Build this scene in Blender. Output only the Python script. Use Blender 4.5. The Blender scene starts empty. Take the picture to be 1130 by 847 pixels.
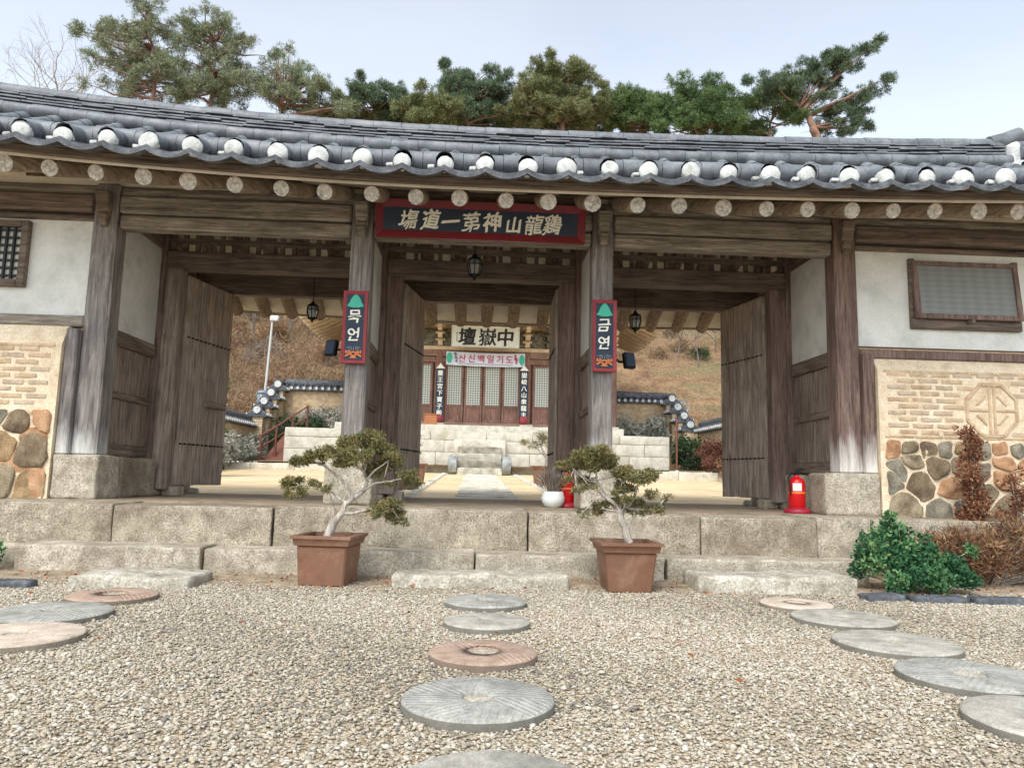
import bpy, math, random
import numpy as np
from mathutils import Vector, Matrix, noise
rnd = random.Random(7)
SC = bpy.context.scene
COL = SC.collection
R = math.radians
PI = math.pi

# ------------------------------------------------------------------ camera
YAW, PIT, ROL = .0475, .1263, .0233
fw = Vector((math.sin(YAW)*math.cos(PIT), math.cos(YAW)*math.cos(PIT), math.sin(PIT)))
rt = Vector((math.cos(YAW), -math.sin(YAW), 0)); up = rt.cross(fw)
rt, up = math.cos(ROL)*rt + math.sin(ROL)*up, -math.sin(ROL)*rt + math.cos(ROL)*up
cam = bpy.data.cameras.new('camera'); co = bpy.data.objects.new('camera', cam); COL.objects.link(co)
co.matrix_world = Matrix(((rt.x, up.x, -fw.x, -.024), (rt.y, up.y, -fw.y, -7.4525), (rt.z, up.z, -fw.z, .834), (0, 0, 0, 1)))
cam.sensor_fit = 'HORIZONTAL'; cam.sensor_width = 36; cam.lens = 36*820.3/1130; cam.clip_start = .05; cam.clip_end = 2000
SC.camera = co
# ------------------------------------------------------------------ sky, sun, exposure
SUN_EL, SUN_AZ = 52, 205           # azimuth clockwise from +Y: the sun stands behind the camera, a little to the left
w = bpy.data.worlds.new('World'); SC.world = w; w.use_nodes = True
nt = w.node_tree; nt.nodes.clear()
sky = nt.nodes.new('ShaderNodeTexSky'); sky.sky_type = 'NISHITA'; sky.sun_disc = False
sky.sun_elevation = R(SUN_EL); sky.sun_rotation = R(SUN_AZ); sky.air_density = 1.0; sky.dust_density = 1.5; sky.ozone_density = 1.5
hs = nt.nodes.new('ShaderNodeHueSaturation'); hs.inputs['Saturation'].default_value = .42
bg = nt.nodes.new('ShaderNodeBackground'); bg.inputs['Strength'].default_value = .15
ow = nt.nodes.new('ShaderNodeOutputWorld')
tcw = nt.nodes.new('ShaderNodeTexCoord'); mpw = nt.nodes.new('ShaderNodeMapping'); mpw.inputs['Scale'].default_value = (1.2, 1.2, 3.5); nt.links.new(tcw.outputs['Generated'], mpw.inputs[0])
nzw = nt.nodes.new('ShaderNodeTexNoise'); nzw.inputs['Scale'].default_value = 1.6; nzw.inputs['Detail'].default_value = 5; nt.links.new(mpw.outputs[0], nzw.inputs['Vector'])
crw = nt.nodes.new('ShaderNodeValToRGB'); crw.color_ramp.elements[0].position = .35; crw.color_ramp.elements[0].color = (.935, .955, .95, 1); crw.color_ramp.elements[1].position = .68; crw.color_ramp.elements[1].color = (1.06, 1.05, 1.0, 1); nt.links.new(nzw.outputs['Fac'], crw.inputs[0])
mxw = nt.nodes.new('ShaderNodeMix'); mxw.data_type = 'RGBA'; mxw.blend_type = 'MULTIPLY'; mxw.inputs[0].default_value = 1     # thin overcast veil
nt.links.new(sky.outputs[0], hs.inputs['Color']); nt.links.new(hs.outputs[0], mxw.inputs[6]); nt.links.new(crw.outputs[0], mxw.inputs[7]); nt.links.new(mxw.outputs[2], bg.inputs['Color']); nt.links.new(bg.outputs[0], ow.inputs['Surface'])
sl = bpy.data.lights.new('sun', 'SUN'); sl.energy = 1.0; sl.angle = R(24); sl.color = (1, .96, .9)
so = bpy.data.objects.new('sun', sl); COL.objects.link(so)
sd = Vector((math.sin(R(SUN_AZ))*math.cos(R(SUN_EL)), math.cos(R(SUN_AZ))*math.cos(R(SUN_EL)), math.sin(R(SUN_EL))))
so.rotation_euler = sd.to_track_quat('Z', 'Y').to_euler(); so.location = (0, -5, 30)
vs = SC.view_settings; vs.view_transform = 'Standard'; vs.look = 'None'; vs.gamma = 1; vs.use_curve_mapping = False; vs.exposure = 1.2

# ------------------------------------------------------------------ helpers
def srgb(c):
    return tuple(((v/255)/12.92 if v/255 <= .04045 else ((v/255+.055)/1.055)**2.4) for v in c)

class MB:
    """collects faces, builds ONE mesh object"""
    def __init__(s): s.v = []; s.f = []; s.m = []; s.sm = []
    def add(s, vs_, fs, m=0, smooth=False):
        o = len(s.v); s.v.extend([tuple(p) for p in vs_])
        for f in fs: s.f.append([i+o for i in f]); s.m.append(m); s.sm.append(smooth)
    def box(s, x0, x1, y0, y1, z0, z1, m=0):
        s.add([(x0,y0,z0),(x1,y0,z0),(x1,y1,z0),(x0,y1,z0),(x0,y0,z1),(x1,y0,z1),(x1,y1,z1),(x0,y1,z1)],
              [(3,2,1,0),(4,5,6,7),(0,1,5,4),(1,2,6,5),(2,3,7,6),(3,0,4,7)], m)
    def hexa(s, b, t, m=0):      # bottom 4 pts, top 4 pts (ccw)
        s.add(list(b)+list(t), [(3,2,1,0),(4,5,6,7),(0,1,5,4),(1,2,6,5),(2,3,7,6),(3,0,4,7)], m)
    def tube(s, pts, rad, n=8, m=0, cap=True, smooth=True, mcap=None):
        pts = [Vector(p) for p in pts]; k = len(pts)
        if not hasattr(rad, '__len__'): rad = [rad]*k
        rings = []; prev = None
        for i, p in enumerate(pts):
            d = (pts[min(i+1,k-1)]-pts[max(i-1,0)]).normalized()
            a = prev if prev is not None else (Vector((0,0,1)) if abs(d.z) < .9 else Vector((1,0,0)))
            u = a - d*a.dot(d)
            if u.length < 1e-6: u = Vector((1,0,0)).cross(d)
            u.normalize(); prev = u; v = d.cross(u)
            rings.append([p+(u*math.cos(2*PI*j/n)+v*math.sin(2*PI*j/n))*rad[i] for j in range(n)])
        vsx = [q for r_ in rings for q in r_]
        fs = [(i*n+j, i*n+(j+1)%n, (i+1)*n+(j+1)%n, (i+1)*n+j) for i in range(k-1) for j in range(n)]
        s.add(vsx, fs, m, smooth)
        if cap:
            s.add(rings[0], [tuple(range(n))[::-1]], m if mcap is None else mcap)
            s.add(rings[-1], [tuple(range(n))], m)
    def lathe(s, prof, c=(0,0,0), n=20, m=0, smooth=True):     # prof: (r,z)
        vsx = [(c[0]+r_*math.cos(2*PI*j/n), c[1]+r_*math.sin(2*PI*j/n), c[2]+z) for r_, z in prof for j in range(n)]
        k = len(prof)
        fs = [(i*n+j, i*n+(j+1)%n, (i+1)*n+(j+1)%n, (i+1)*n+j) for i in range(k-1) for j in range(n)]
        s.add(vsx, fs, m, smooth)
        if prof[0][0] > 1e-4 and k > 2: s.add(vsx[:n], [tuple(range(n))[::-1]], m)
        if prof[-1][0] > 1e-4 and k > 2: s.add(vsx[-n:], [tuple(range(n))], m)
    def strip(s, prof, xs, dz=lambda x: 0, m=0, smooth=False, cap=True, jit=None):   # closed (y,z) profile along x
        n = len(prof); vsx = [(x, y, z+dz(x)) for x in xs for y, z in prof]
        fs = [(i*n+j, i*n+(j+1)%n, (i+1)*n+(j+1)%n, (i+1)*n+j) for i in range(len(xs)-1) for j in range(n)]
        s.add(vsx, fs, m, smooth)
        if cap:
            s.add(vsx[:n], [tuple(range(n))[::-1]], m); s.add(vsx[-n:], [tuple(range(n))], m)
    def grid(s, P, m=0, smooth=True):
        a, b = len(P), len(P[0]); vsx = [q for row in P for q in row]
        s.add(vsx, [(i*b+j, i*b+j+1, (i+1)*b+j+1, (i+1)*b+j) for i in range(a-1) for j in range(b-1)], m, smooth)
    def rock(s, x0, x1, y0, y1, z0, z1, amp=.012, fr=5, m=0, seed=0, rd=.02, step=.09):   # dressed or rough stone block
        cx, cy, cz = (x0+x1)/2, (y0+y1)/2, (z0+z1)/2; hx, hy, hz = (x1-x0)/2, (y1-y0)/2, (z1-z0)/2
        def ax(h):
            k = max(2, min(26, int(2*h/step))); base = [-h+2*h*i/k for i in range(k+1)]
            return sorted(set([-h, -h+rd*.35, -h+rd]+[b for b in base if abs(b) < h-rd*1.5]+[h-rd, h-rd*.35, h]))
        A, B, C = ax(hx), ax(hy), ax(hz)
        def pt(x, y, z):
            q = Vector((max(-hx+rd, min(hx-rd, x)), max(-hy+rd, min(hy-rd, y)), max(-hz+rd, min(hz-rd, z))))
            d = Vector((x, y, z))-q
            if d.length > 1e-6: q = q+d.normalized()*rd
            o = Vector((cx+seed*3.1, cy, cz))
            nn = noise.noise_vector((q+o)*fr)*amp+noise.noise_vector((q+o)*fr*3.7)*amp*.45
            return (cx+q.x+nn.x, cy+q.y+nn.y, cz+q.z+nn.z)
        for z, fl in ((-hz, 0), (hz, 1)):
            P = [[pt(x, y, z) for x in A] for y in B]; s.grid(P if fl else P[::-1], m)
        for y, fl in ((-hy, 1), (hy, 0)):
            P = [[pt(x, y, z) for x in A] for z in C]; s.grid(P if fl else P[::-1], m)
        for x, fl in ((-hx, 0), (hx, 1)):
            P = [[pt(x, y, z) for y in B] for z in C]; s.grid(P if fl else P[::-1], m)
    def build(s, name, mats, parent=None, bevel=0, loc=None, seg=1):
        me = bpy.data.meshes.new(name); me.from_pydata(s.v, [], s.f)
        mats = mats if isinstance(mats, (list, tuple)) else [mats]
        for mm in mats: me.materials.append(mm)
        me.polygons.foreach_set('material_index', s.m); me.polygons.foreach_set('use_smooth', s.sm); me.update()
        o = bpy.data.objects.new(name, me); COL.objects.link(o)
        if parent: o.parent = parent
        if loc: o.location = loc
        if bevel:
            b = o.modifiers.new('bevel', 'BEVEL'); b.width = bevel; b.segments = seg; b.limit_method = 'ANGLE'; b.angle_limit = R(40)
        return o

def tag(o, label, cat, group=None, kind=None):
    o['label'] = label; o['category'] = cat
    if group: o['group'] = group
    if kind: o['kind'] = kind
    return o
def thing(name, label, cat, loc=(0,0,0), rz=0, group=None):
    o = bpy.data.objects.new(name, None); COL.objects.link(o); o.location = loc; o.rotation_euler = (0,0,rz); o.empty_display_size = .1
    return tag(o, label, cat, group)
def structure(o): o['kind'] = 'structure'; return o
def copy_tree(o, parent=None, label=None):
    c = o.copy(); COL.objects.link(c)
    if parent: c.parent = parent
    if label: c['label'] = label
    for ch in list(o.children): copy_tree(ch, c)
    return c
def uv_box(o): pass

# ------------------------------------------------------------------ materials
def base_mat(name):
    m = bpy.data.materials.new(name); m.use_nodes = True; n = m.node_tree.nodes; l = m.node_tree.links
    b = n['Principled BSDF']; return m, n, l, b
def coords(n, l, scale=(1,1,1), rand=True, rot=(0,0,0)):
    tc = n.new('ShaderNodeTexCoord'); mp = n.new('ShaderNodeMapping'); mp.inputs['Scale'].default_value = scale; mp.inputs['Rotation'].default_value = rot
    l.new(tc.outputs['Object'], mp.inputs['Vector'])
    if rand:
        oi = n.new('ShaderNodeObjectInfo'); mu = n.new('ShaderNodeMath'); mu.operation = 'MULTIPLY'; mu.inputs[1].default_value = 37.0
        l.new(oi.outputs['Random'], mu.inputs[0]); l.new(mu.outputs[0], mp.inputs['Location'])
    return mp.outputs[0]
def ramp(n, l, fac, cols, pos=None):
    r_ = n.new('ShaderNodeValToRGB'); e = r_.color_ramp.elements
    k = len(cols); pos = pos or [.3+.4*i/(k-1) for i in range(k)]
    while len(e) < k: e.new(.5)
    for i, c in enumerate(cols): e[i].position = pos[i]; e[i].color = (*c, 1)
    l.new(fac, r_.inputs[0]); return r_.outputs[0]
def ntex(n, l, vec, scale, detail=6, rough=.6, dist=0):
    t = n.new('ShaderNodeTexNoise'); t.inputs['Scale'].default_value = scale; t.inputs['Detail'].default_value = detail
    t.inputs['Roughness'].default_value = rough; t.inputs['Distortion'].default_value = dist
    if vec is not None: l.new(vec, t.inputs['Vector'])
    return t.outputs['Fac']
def mix(n, l, fac, a, b, mode='MIX'):
    x = n.new('ShaderNodeMix'); x.data_type = 'RGBA'; x.blend_type = mode
    for k, val in ((0, fac), (6, a), (7, b)):
        if isinstance(val, (int, float)): x.inputs[k].default_value = val
        elif isinstance(val, tuple): x.inputs[k].default_value = (*val[:3], 1)
        else: l.new(val, x.inputs[k])
    return x.outputs[2]
def bump(n, l, b, h, strength=.3, dist=.02):
    bp = n.new('ShaderNodeBump'); bp.inputs['Strength'].default_value = strength; bp.inputs['Distance'].default_value = dist
    l.new(h, bp.inputs['Height']); l.new(bp.outputs[0], b.inputs['Normal'])
def mathn(n, l, op, a, b_=None, clamp=False):
    x = n.new('ShaderNodeMath'); x.operation = op; x.use_clamp = clamp
    for i, val in enumerate((a, b_)):
        if val is None: continue
        if isinstance(val, (int, float)): x.inputs[i].default_value = val
        else: l.new(val, x.inputs[i])
    return x.outputs[0]

def wood(name, cols, axis='Z', foot=None, rough=.85, stain=.28):
    cols = [tuple(min(235, 1.20*(.72*v+.28*sum(c)/3)) for v in c) for c in cols]
    m, n, l, b = base_mat(name)
    sc = {'Z': (14,14,.9), 'X': (.9,14,14), 'Y': (14,.9,14)}[axis]
    v = coords(n, l, sc); g = ntex(n, l, v, 2.2, 8, .7, .6)
    c = ramp(n, l, g, [srgb(x) for x in cols])
    v2 = coords(n, l, (1,1,1)); big = ntex(n, l, v2, 2.3, 4, .6)
    tint = ramp(n, l, big, [(1-stain,)*3, (1,1,1), (1+stain*.7,)*3], [.3,.5,.72])
    c = mix(n, l, 1.0, c, tint, 'MULTIPLY')
    cr = ntex(n, l, coords(n, l, tuple(s_*2.2 for s_ in sc)), 3, 3, .5)      # dark cracks along the grain
    c = mix(n, l, ramp(n, l, cr, [(.75,)*3, (0,)*3], [.30,.37]), c, tuple(x*.35 for x in srgb(cols[0])))
    if foot:                                   # lime-washed, weathered foot of a post: (z where it ends, colour)
        tc = n.new('ShaderNodeTexCoord'); sp = n.new('ShaderNodeSeparateXYZ'); l.new(tc.outputs['Object'], sp.inputs[0])
        h = mathn(n, l, 'SUBTRACT', foot[0], sp.outputs['Z'])
        h = mathn(n, l, 'ADD', mathn(n, l, 'MULTIPLY', h, 2.6), mathn(n, l, 'MULTIPLY', mathn(n, l, 'SUBTRACT', ntex(n, l, coords(n, l, (9,9,1.3)), 1.6, 6, .7), .5), 2.2), True)
        c = mix(n, l, h, c, srgb(foot[1]))
    l.new(c, b.inputs['Base Color']); b.inputs['Roughness'].default_value = rough
    bump(n, l, b, mathn(n, l, 'ADD', g, mathn(n, l, 'MULTIPLY', cr, .6)), .55, .012)
    return m
def speckle(name, cols, scale=18, big=None, rough=.9, bs=.4, bd=.01, fine=90, fineamt=.35, patch=None, vec=(1,1,1)):
    m, n, l, b = base_mat(name); v = coords(n, l, vec)
    a = ntex(n, l, v, scale, 8, .65); c = ramp(n, l, a, [srgb(x) for x in cols])
    f = ntex(n, l, v, fine, 3, .7)
    c = mix(n, l, 1.0, c, ramp(n, l, f, [(1-fineamt,)*3, (1,)*3, (1+fineamt,)*3], [.33,.5,.67]), 'MULTIPLY')
    if big:
        g = ntex(n, l, v, big[0], 5, .6)
        c = mix(n, l, ramp(n, l, g, [(0,)*3, (big[2],)*3], [.45,.62]), c, srgb(big[1]))
    if patch:
        g = ntex(n, l, coords(n, l, (1,1,1)), patch[0], 6, .7, .5)
        c = mix(n, l, ramp(n, l, g, [(0,)*3, (patch[2],)*3], [.52,.66]), c, srgb(patch[1]))
    l.new(c, b.inputs['Base Color']); b.inputs['Roughness'].default_value = rough
    bump(n, l, b, mathn(n, l, 'ADD', a, mathn(n, l, 'MULTIPLY', f, .5)), bs, bd)
    return m
def plain(name, col, rough=.6, metal=0, var=.12, scale=6):
    m, n, l, b = base_mat(name); v = coords(n, l)
    g = ntex(n, l, v, scale, 5, .6)
    c = mix(n, l, 1.0, srgb(col), ramp(n, l, g, [(1-var,)*3, (1+var,)*3], [.3,.7]), 'MULTIPLY')
    l.new(c, b.inputs['Base Color']); b.inputs['Roughness'].default_value = rough; b.inputs['Metallic'].default_value = metal
    return m
def foliage(name, cols, rough=.7, attr='tint', pos=None):
    m, n, l, b = base_mat(name); a = n.new('ShaderNodeAttribute'); a.attribute_name = attr
    c = ramp(n, l, a.outputs['Fac'], [srgb(x) for x in cols], pos or [i/(len(cols)-1) for i in range(len(cols))])
    l.new(c, b.inputs['Base Color']); b.inputs['Roughness'].default_value = rough; b.inputs['Specular IOR Level'].default_value = .25
    return m

M = {}
M['post_grey'] = wood('post_grey', [(62,57,55), (106,99,95), (138,131,126)], 'Z', (1.26, (206,206,202)))
M['post_brown'] = wood('post_brown', [(58,42,36), (98,74,64), (132,106,92)], 'Z', (1.34, (214,210,204)))
M['post_dark'] = wood('post_dark', [(60,46,40), (102,78,68), (128,104,92)], 'Z', (.86, (170,160,148)))
M['beam'] = wood('beam', [(62,56,49), (114,104,91), (158,148,132)], 'X')
M['beam_dark'] = wood('beam_dark', [(52,42,36), (96,80,68), (128,110,94)], 'X')
M['wood_y'] = wood('wood_y', [(58,46,38), (104,86,72), (140,120,102)], 'Y')
M['panel'] = wood('panel', [(76,62,53), (122,104,90), (156,138,122)], 'Z')
M['door'] = wood('door', [(82,68,58), (134,116,102), (170,152,138)], 'Z', (.66, (150,140,128)))
M['rafter'] = wood('rafter', [(84,72,58), (134,116,94), (166,148,124)], 'Y')
M['rafter_back'] = wood('rafter_back', [(84,66,48), (124,100,76), (152,128,102)], 'Y')
M['rafter_end'] = speckle('rafter_end', [(122,114,106), (186,180,172), (214,210,204)], 28, fine=70, fineamt=.3)
M['white_plaster'] = speckle('white_plaster', [(190,192,187), (217,219,215), (231,232,229)], 3.2, rough=.95, bs=.3, bd=.006, fine=40, fineamt=.06, patch=(1.6,(192,188,176),.3), big=(.8,(204,205,200),.4))
M['tan_plaster'] = speckle('tan_plaster', [(186,160,122), (212,188,150), (222,202,168)], 3, rough=.95, bs=.2, fine=50, fineamt=.1)
M['soffit'] = speckle('soffit', [(200,190,170), (222,213,196), (232,225,210)], 3, rough=.95, fineamt=.1)
M['mortar'] = speckle('mortar', [(194,172,142), (220,202,174), (232,218,196)], 7, rough=.95, bs=.7, bd=.012, fine=60, fineamt=.2, patch=(2.2,(206,186,156),.35))
M['brick_tan'] = speckle('brick_tan', [(160,136,108), (192,168,138), (212,190,162)], 6, rough=.95, fineamt=.2, patch=(3,(160,150,135),.5))
M['brick_grey'] = speckle('brick_grey', [(156,140,120), (186,168,146), (202,186,164)], 8, rough=.95, fineamt=.2)
ST = [speckle('stone_a', [(84,74,58), (134,120,98), (172,158,132)], 6, fineamt=.45, patch=(5,(96,88,74),.6)), speckle('stone_b', [(100,80,56), (150,124,90), (182,156,120)], 6, fineamt=.4, patch=(5,(110,96,76),.6)),
      speckle('stone_c', [(80,76,68), (126,120,106), (160,152,136)], 6, fineamt=.45, patch=(6,(160,148,122),.5)), speckle('stone_d', [(134,98,68), (176,136,102), (196,160,126)], 7, fineamt=.3),
      speckle('stone_e', [(70,58,44), (112,96,76), (146,130,106)], 6, fineamt=.4, patch=(5,(150,134,104),.5))]
M['granite'] = speckle('granite', [(124,115,100), (156,146,128), (182,173,156)], 9, fine=75, fineamt=.6, rough=.95, bs=.8, bd=.010, big=(1.1,(100,86,66),.6), patch=(1.3,(196,186,166),.45))
M['granite_light'] = speckle('granite_light', [(138,130,115), (170,161,144), (198,190,174)], 9, fine=75, fineamt=.5, rough=.95, bs=.7, bd=.012, big=(2.2,(106,94,76),.4))
M['landing'] = speckle('landing', [(130,124,110), (170,164,150), (204,200,188)], 8, fine=60, fineamt=.4, rough=.95, bs=.8, bd=.012, patch=(3,(120,112,92),.5))
M['podium'] = speckle('podium', [(168,162,148), (194,190,176), (212,208,196)], 4, fine=40, fineamt=.1, rough=.95, bs=.2, patch=(1.1,(158,150,130),.65))
M['stair_stone'] = speckle('stair_stone', [(120,118,108), (168,164,150), (206,202,188)], 5, fine=40, fineamt=.2, rough=.95)
M['stair_dark'] = speckle('stair_dark', [(92,88,78), (138,132,118), (182,176,160)], 4, fine=40, fineamt=.25, rough=.95)
M['rock_grey'] = speckle('rock_grey', [(104,108,108), (140,144,142), (176,178,174)], 5, fine=40, fineamt=.25, rough=.95)
M['paving'] = speckle('paving', [(168,160,144), (200,194,178), (220,214,200)], 4, fine=40, fineamt=.15)
M['platform_top'] = speckle('platform_top', [(112,98,80), (146,130,108), (166,150,128)], 4, fine=40, fineamt=.2, rough=.95)
M['tile'] = speckle('tile', [(70,74,79), (102,107,112), (134,138,141)], 5, fine=45, fineamt=.16, rough=.55, bs=.15, patch=(1.5,(136,140,142),.4), vec=(1,1,1))
M['tile_dark'] = speckle('tile_dark', [(46,48,52), (76,80,85), (112,116,120)], 9, fine=45, fineamt=.3, rough=.7)
M['lime'] = speckle('lime', [(168,170,166), (196,199,196), (212,215,213)], 9, fine=60, fineamt=.12, rough=.95, bs=.5, patch=(7,(128,126,116),.6))
M['dirt'] = speckle('dirt', [(112,98,80), (152,136,114), (180,166,142)], 9, fine=60, fineamt=.4, rough=1, bs=.8, bd=.02, patch=(2.5,(118,100,74),.45))
M['sand'] = speckle('sand', [(192,168,130), (214,190,150), (226,206,170)], 1.2, fine=14, fineamt=.12, rough=1, patch=(.6,(196,164,112),.5))
M['black_metal'] = plain('black_metal', (34,35,38), .45, .6)
M['rust'] = plain('rust', (116,72,56), .7)
M['white_paint'] = plain('white_paint', (190,190,186), .5)
M['red_frame'] = plain('red_frame', (112,26,34), .55, var=.2)
M['red_frame2'] = plain('red_frame2', (150,52,58), .55, var=.15)
M['sign_navy'] = plain('sign_navy', (32,48,68), .6, var=.2)
M['letter'] = plain('letter', (240,238,226), .7, var=.06)
M['letter_black'] = plain('letter_black', (34,32,34), .7)
M['letter_red'] = plain('letter_red', (190,70,92), .7)
M['teal'] = plain('teal', (64,178,150), .6)
M['orange'] = plain('orange', (214,130,80), .6)
M['box_wood'] = plain('box_wood', (164,104,66), .7)
M['paleblue'] = plain('paleblue', (124,136,152), .6)
M['cloth'] = plain('cloth', (222,226,238), .8, var=.04)
M['board_white'] = plain('board_white', (216,218,206), .7, var=.06)
M['ext_red'] = plain('ext_red', (200,14,26), .3, var=.05)
M['ext_base'] = plain('ext_base', (150,30,50), .5, var=.1)
M['ext_band'] = plain('ext_band', (232,120,40), .5)
M['paper'] = plain('paper', (224,224,216), .6, var=.15, scale=60)
M['terracotta'] = speckle('terracotta', [(102,69,51), (126,88,66), (143,103,81)], 5, fine=60, fineamt=.06, rough=.6, bs=.1, patch=(3.2,(158,124,102),.5), big=(5,(92,70,54),.5))
M['potsoil'] = speckle('potsoil', [(46,36,28), (84,66,50), (110,92,72)], 20, bd=.02)
M['glaze'] = plain('glaze', (226,230,228), .2, var=.03)
M['bark_pine'] = wood('bark_pine', [(84,58,46), (126,90,72), (152,116,96)], 'Z')
M['bark_grey'] = wood('bark_grey', [(96,84,74), (146,134,122), (190,180,168)], 'Z')
M['bark_dull'] = wood('bark_dull', [(62,54,48), (92,82,74), (118,108,98)], 'Z')
M['pine'] = foliage('pine', [(52,72,44), (88,112,68), (118,138,86), (146,156,106)])
M['pine_hazed'] = foliage('pine_hazed', [(84,96,76), (122,134,104), (150,156,122), (170,158,128)])  # greyish olive needles, with distance haze mixed into the colours as extra paleness
M['pine_blue'] = foliage('pine_blue', [(54,72,56), (88,108,84), (118,134,104), (148,154,122)])
M['pine_olive'] = foliage('pine_olive', [(72,84,56), (112,122,82), (142,144,100), (164,142,110)])
M['pine_bright'] = foliage('pine_bright', [(48,72,46), (82,110,68), (112,134,86), (142,154,106)])
M['juniper'] = foliage('juniper', [(70,74,46), (112,112,70), (144,132,88), (164,134,98)])
M['leaf_green'] = foliage('leaf_green', [(32,66,46), (54,98,64), (88,130,82), (146,158,100)])
M['leaf_dark'] = foliage('leaf_dark', [(28,48,30), (52,76,46), (96,112,76)])
M['dry_brown'] = foliage('dry_brown', [(74,52,40), (114,84,62), (148,114,82), (180,150,116)])
M['dry_rust'] = foliage('dry_rust', [(78,50,38), (118,78,58), (148,104,76), (168,128,100)])
M['dry_red'] = foliage('dry_red', [(72,44,36), (112,74,60), (142,100,80)])
M['brush'] = foliage('brush', [(92,78,66), (132,110,88), (164,132,98), (166,156,138), (120,122,88)])
M['silver'] = foliage('silver', [(84,92,76), (150,152,140), (196,194,184), (120,126,100)])
M['twig'] = foliage('twig', [(96,84,76), (140,126,114), (170,158,146)])
M['fallen'] = foliage('fallen', [(110,60,40), (150,92,60), (176,130,88)])
M['petal'] = plain('petal', (240,196,40), .6)

# ------------------------------------------------------------------ numpy leaf clouds
def leaf_object(name, mat, parent, P, D, size, wid, tint, fold=.0, loc=None):
    """P (n,3) base points, D (n,3) directions, one rhombic blade each"""
    P = np.asarray(P, float); D = np.asarray(D, float); n = len(P)
    D = D/np.maximum(np.linalg.norm(D, axis=1, keepdims=True), 1e-6)
    rs = np.random.RandomState(n+len(name)); a = rs.normal(size=(n,3)); S = np.cross(D, a); S /= np.maximum(np.linalg.norm(S, axis=1, keepdims=True), 1e-6)
    N = np.cross(D, S); size = np.broadcast_to(np.asarray(size, float), (n,))[:,None]; wid = np.broadcast_to(np.asarray(wid, float), (n,))[:,None]
    V = np.stack([P, P+D*size*.5+S*wid*.5+N*wid*fold, P+D*size, P+D*size*.5-S*wid*.5+N*wid*fold], 1).reshape(-1,3)
    me = bpy.data.meshes.new(name); me.vertices.add(4*n); me.vertices.foreach_set('co', V.ravel())
    me.loops.add(4*n); me.loops.foreach_set('vertex_index', np.arange(4*n, dtype=np.int32))
    me.polygons.add(n); me.polygons.foreach_set('loop_start', np.arange(0,4*n,4, dtype=np.int32)); me.polygons.foreach_set('loop_total', np.full(n,4,dtype=np.int32))
    me.update(calc_edges=True)
    at_ = me.attributes.new('tint', 'FLOAT', 'FACE'); at_.data.foreach_set('value', np.clip(np.asarray(tint, float), 0, 1).astype(np.float32))
    me.materials.append(mat); o = bpy.data.objects.new(name, me); COL.objects.link(o)
    if parent: o.parent = parent
    if loc is not None: o.location = loc
    return o
def clump_cloud(clumps, per, blades, size, rs, spread=.9, upb=.4, flat=.7, shell=.55):
    """clumps: (x,y,z,r[,flat]) -> blade bases, directions, tints: tufts of blades spread through each clump"""
    P, D, T = [], [], []
    for c in clumps:
        r_ = c[3]; fl = c[4] if len(c) > 4 else flat; k = max(4, int(per*r_**2))
        d = rs.normal(size=(k,3)); d /= np.linalg.norm(d, axis=1, keepdims=True)
        rad = (shell+(1-shell)*rs.rand(k,1)**.6)
        rad *= 1+.28*np.sin(d[:,0:1]*5+c[0]*3)*np.cos(d[:,1:2]*4+c[2]*5)
        p = d*rad*r_; p[:,2] *= fl
        base = p+np.array(c[:3])
        out = d*.8+np.array([0,0,upb])
        tt = rs.rand()*.45+.2+rs.normal(size=k)*.14
        for b in range(blades):
            P.append(base); D.append(out+rs.normal(size=(k,3))*spread); T.append(tt+rs.normal(size=k)*.08)
    return np.concatenate(P), np.concatenate(D), np.concatenate(T)

# ================================================================== SETTING
def sheet(name, x0, x1, y0, y1, zf, mat, nx=2, ny=2):
    b = MB(); b.grid([[(x0+(x1-x0)*i/nx, y0+(y1-y0)*j/ny, zf(x0+(x1-x0)*i/nx, y0+(y1-y0)*j/ny)) for i in range(nx+1)] for j in range(ny+1)])
    return structure(b.build(name, mat))
def gravel_mat():
    m, n, l, b = base_mat('gravel_bed'); v = coords(n, l, rand=False)
    vo = n.new('ShaderNodeTexVoronoi'); vo.inputs['Scale'].default_value = 62; l.new(v, vo.inputs['Vector'])
    sp = n.new('ShaderNodeSeparateXYZ'); l.new(vo.outputs['Color'], sp.inputs[0])
    c = ramp(n, l, sp.outputs[0], [srgb(x) for x in ((120,104,82),(168,150,122),(196,182,156),(212,204,188))], [0,.35,.7,1])
    big = ntex(n, l, v, 1.1, 4, .6); c = mix(n, l, ramp(n, l, big, [(0,)*3,(.35,)*3], [.45,.65]), c, srgb((150,128,98)))
    l.new(c, b.inputs['Base Color']); b.inputs['Roughness'].default_value = .95
    bump(n, l, b, mathn(n, l, 'SUBTRACT', 1, vo.outputs['Distance']), .8, .02); return m
M['gravel_bed'] = gravel_mat()
sheet('ground', -400, 400, -300, 500, lambda x, y: -.03, M['dirt'])
sheet('gravel_ground', -14, 14, -16, -1.72, lambda x, y: 0, M['gravel_bed'])
sheet('soil', -14, 14, -1.9, .3, lambda x, y: -.008+.022*min(1, max(0, (y+1.9)/.5))+.012*noise.noise((x*3, y*3, 0)), M['dirt'], 120, 14)
CS = .0315
def cz(y): return .50+CS*(y-2.9)
sheet('courtyard_ground', -14, 14, 2.6, 17.9, lambda x, y: cz(y), M['sand'], 2, 2)
def hz(x, y):
    if y < 21: z = 1.14+.05*(y-16)
    else: z = 1.5+1.0*min(1, (y-21)/.8)+.5*max(0, y-21.8)
    if y > 47: z = 1.5+1.0+.5*25.2+.22*(y-47)
    if y > 22: z += .5*noise.noise((x*.15, y*.15, 3))+.12*noise.noise((x*.7, y*.7, 1))
    return z
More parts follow.
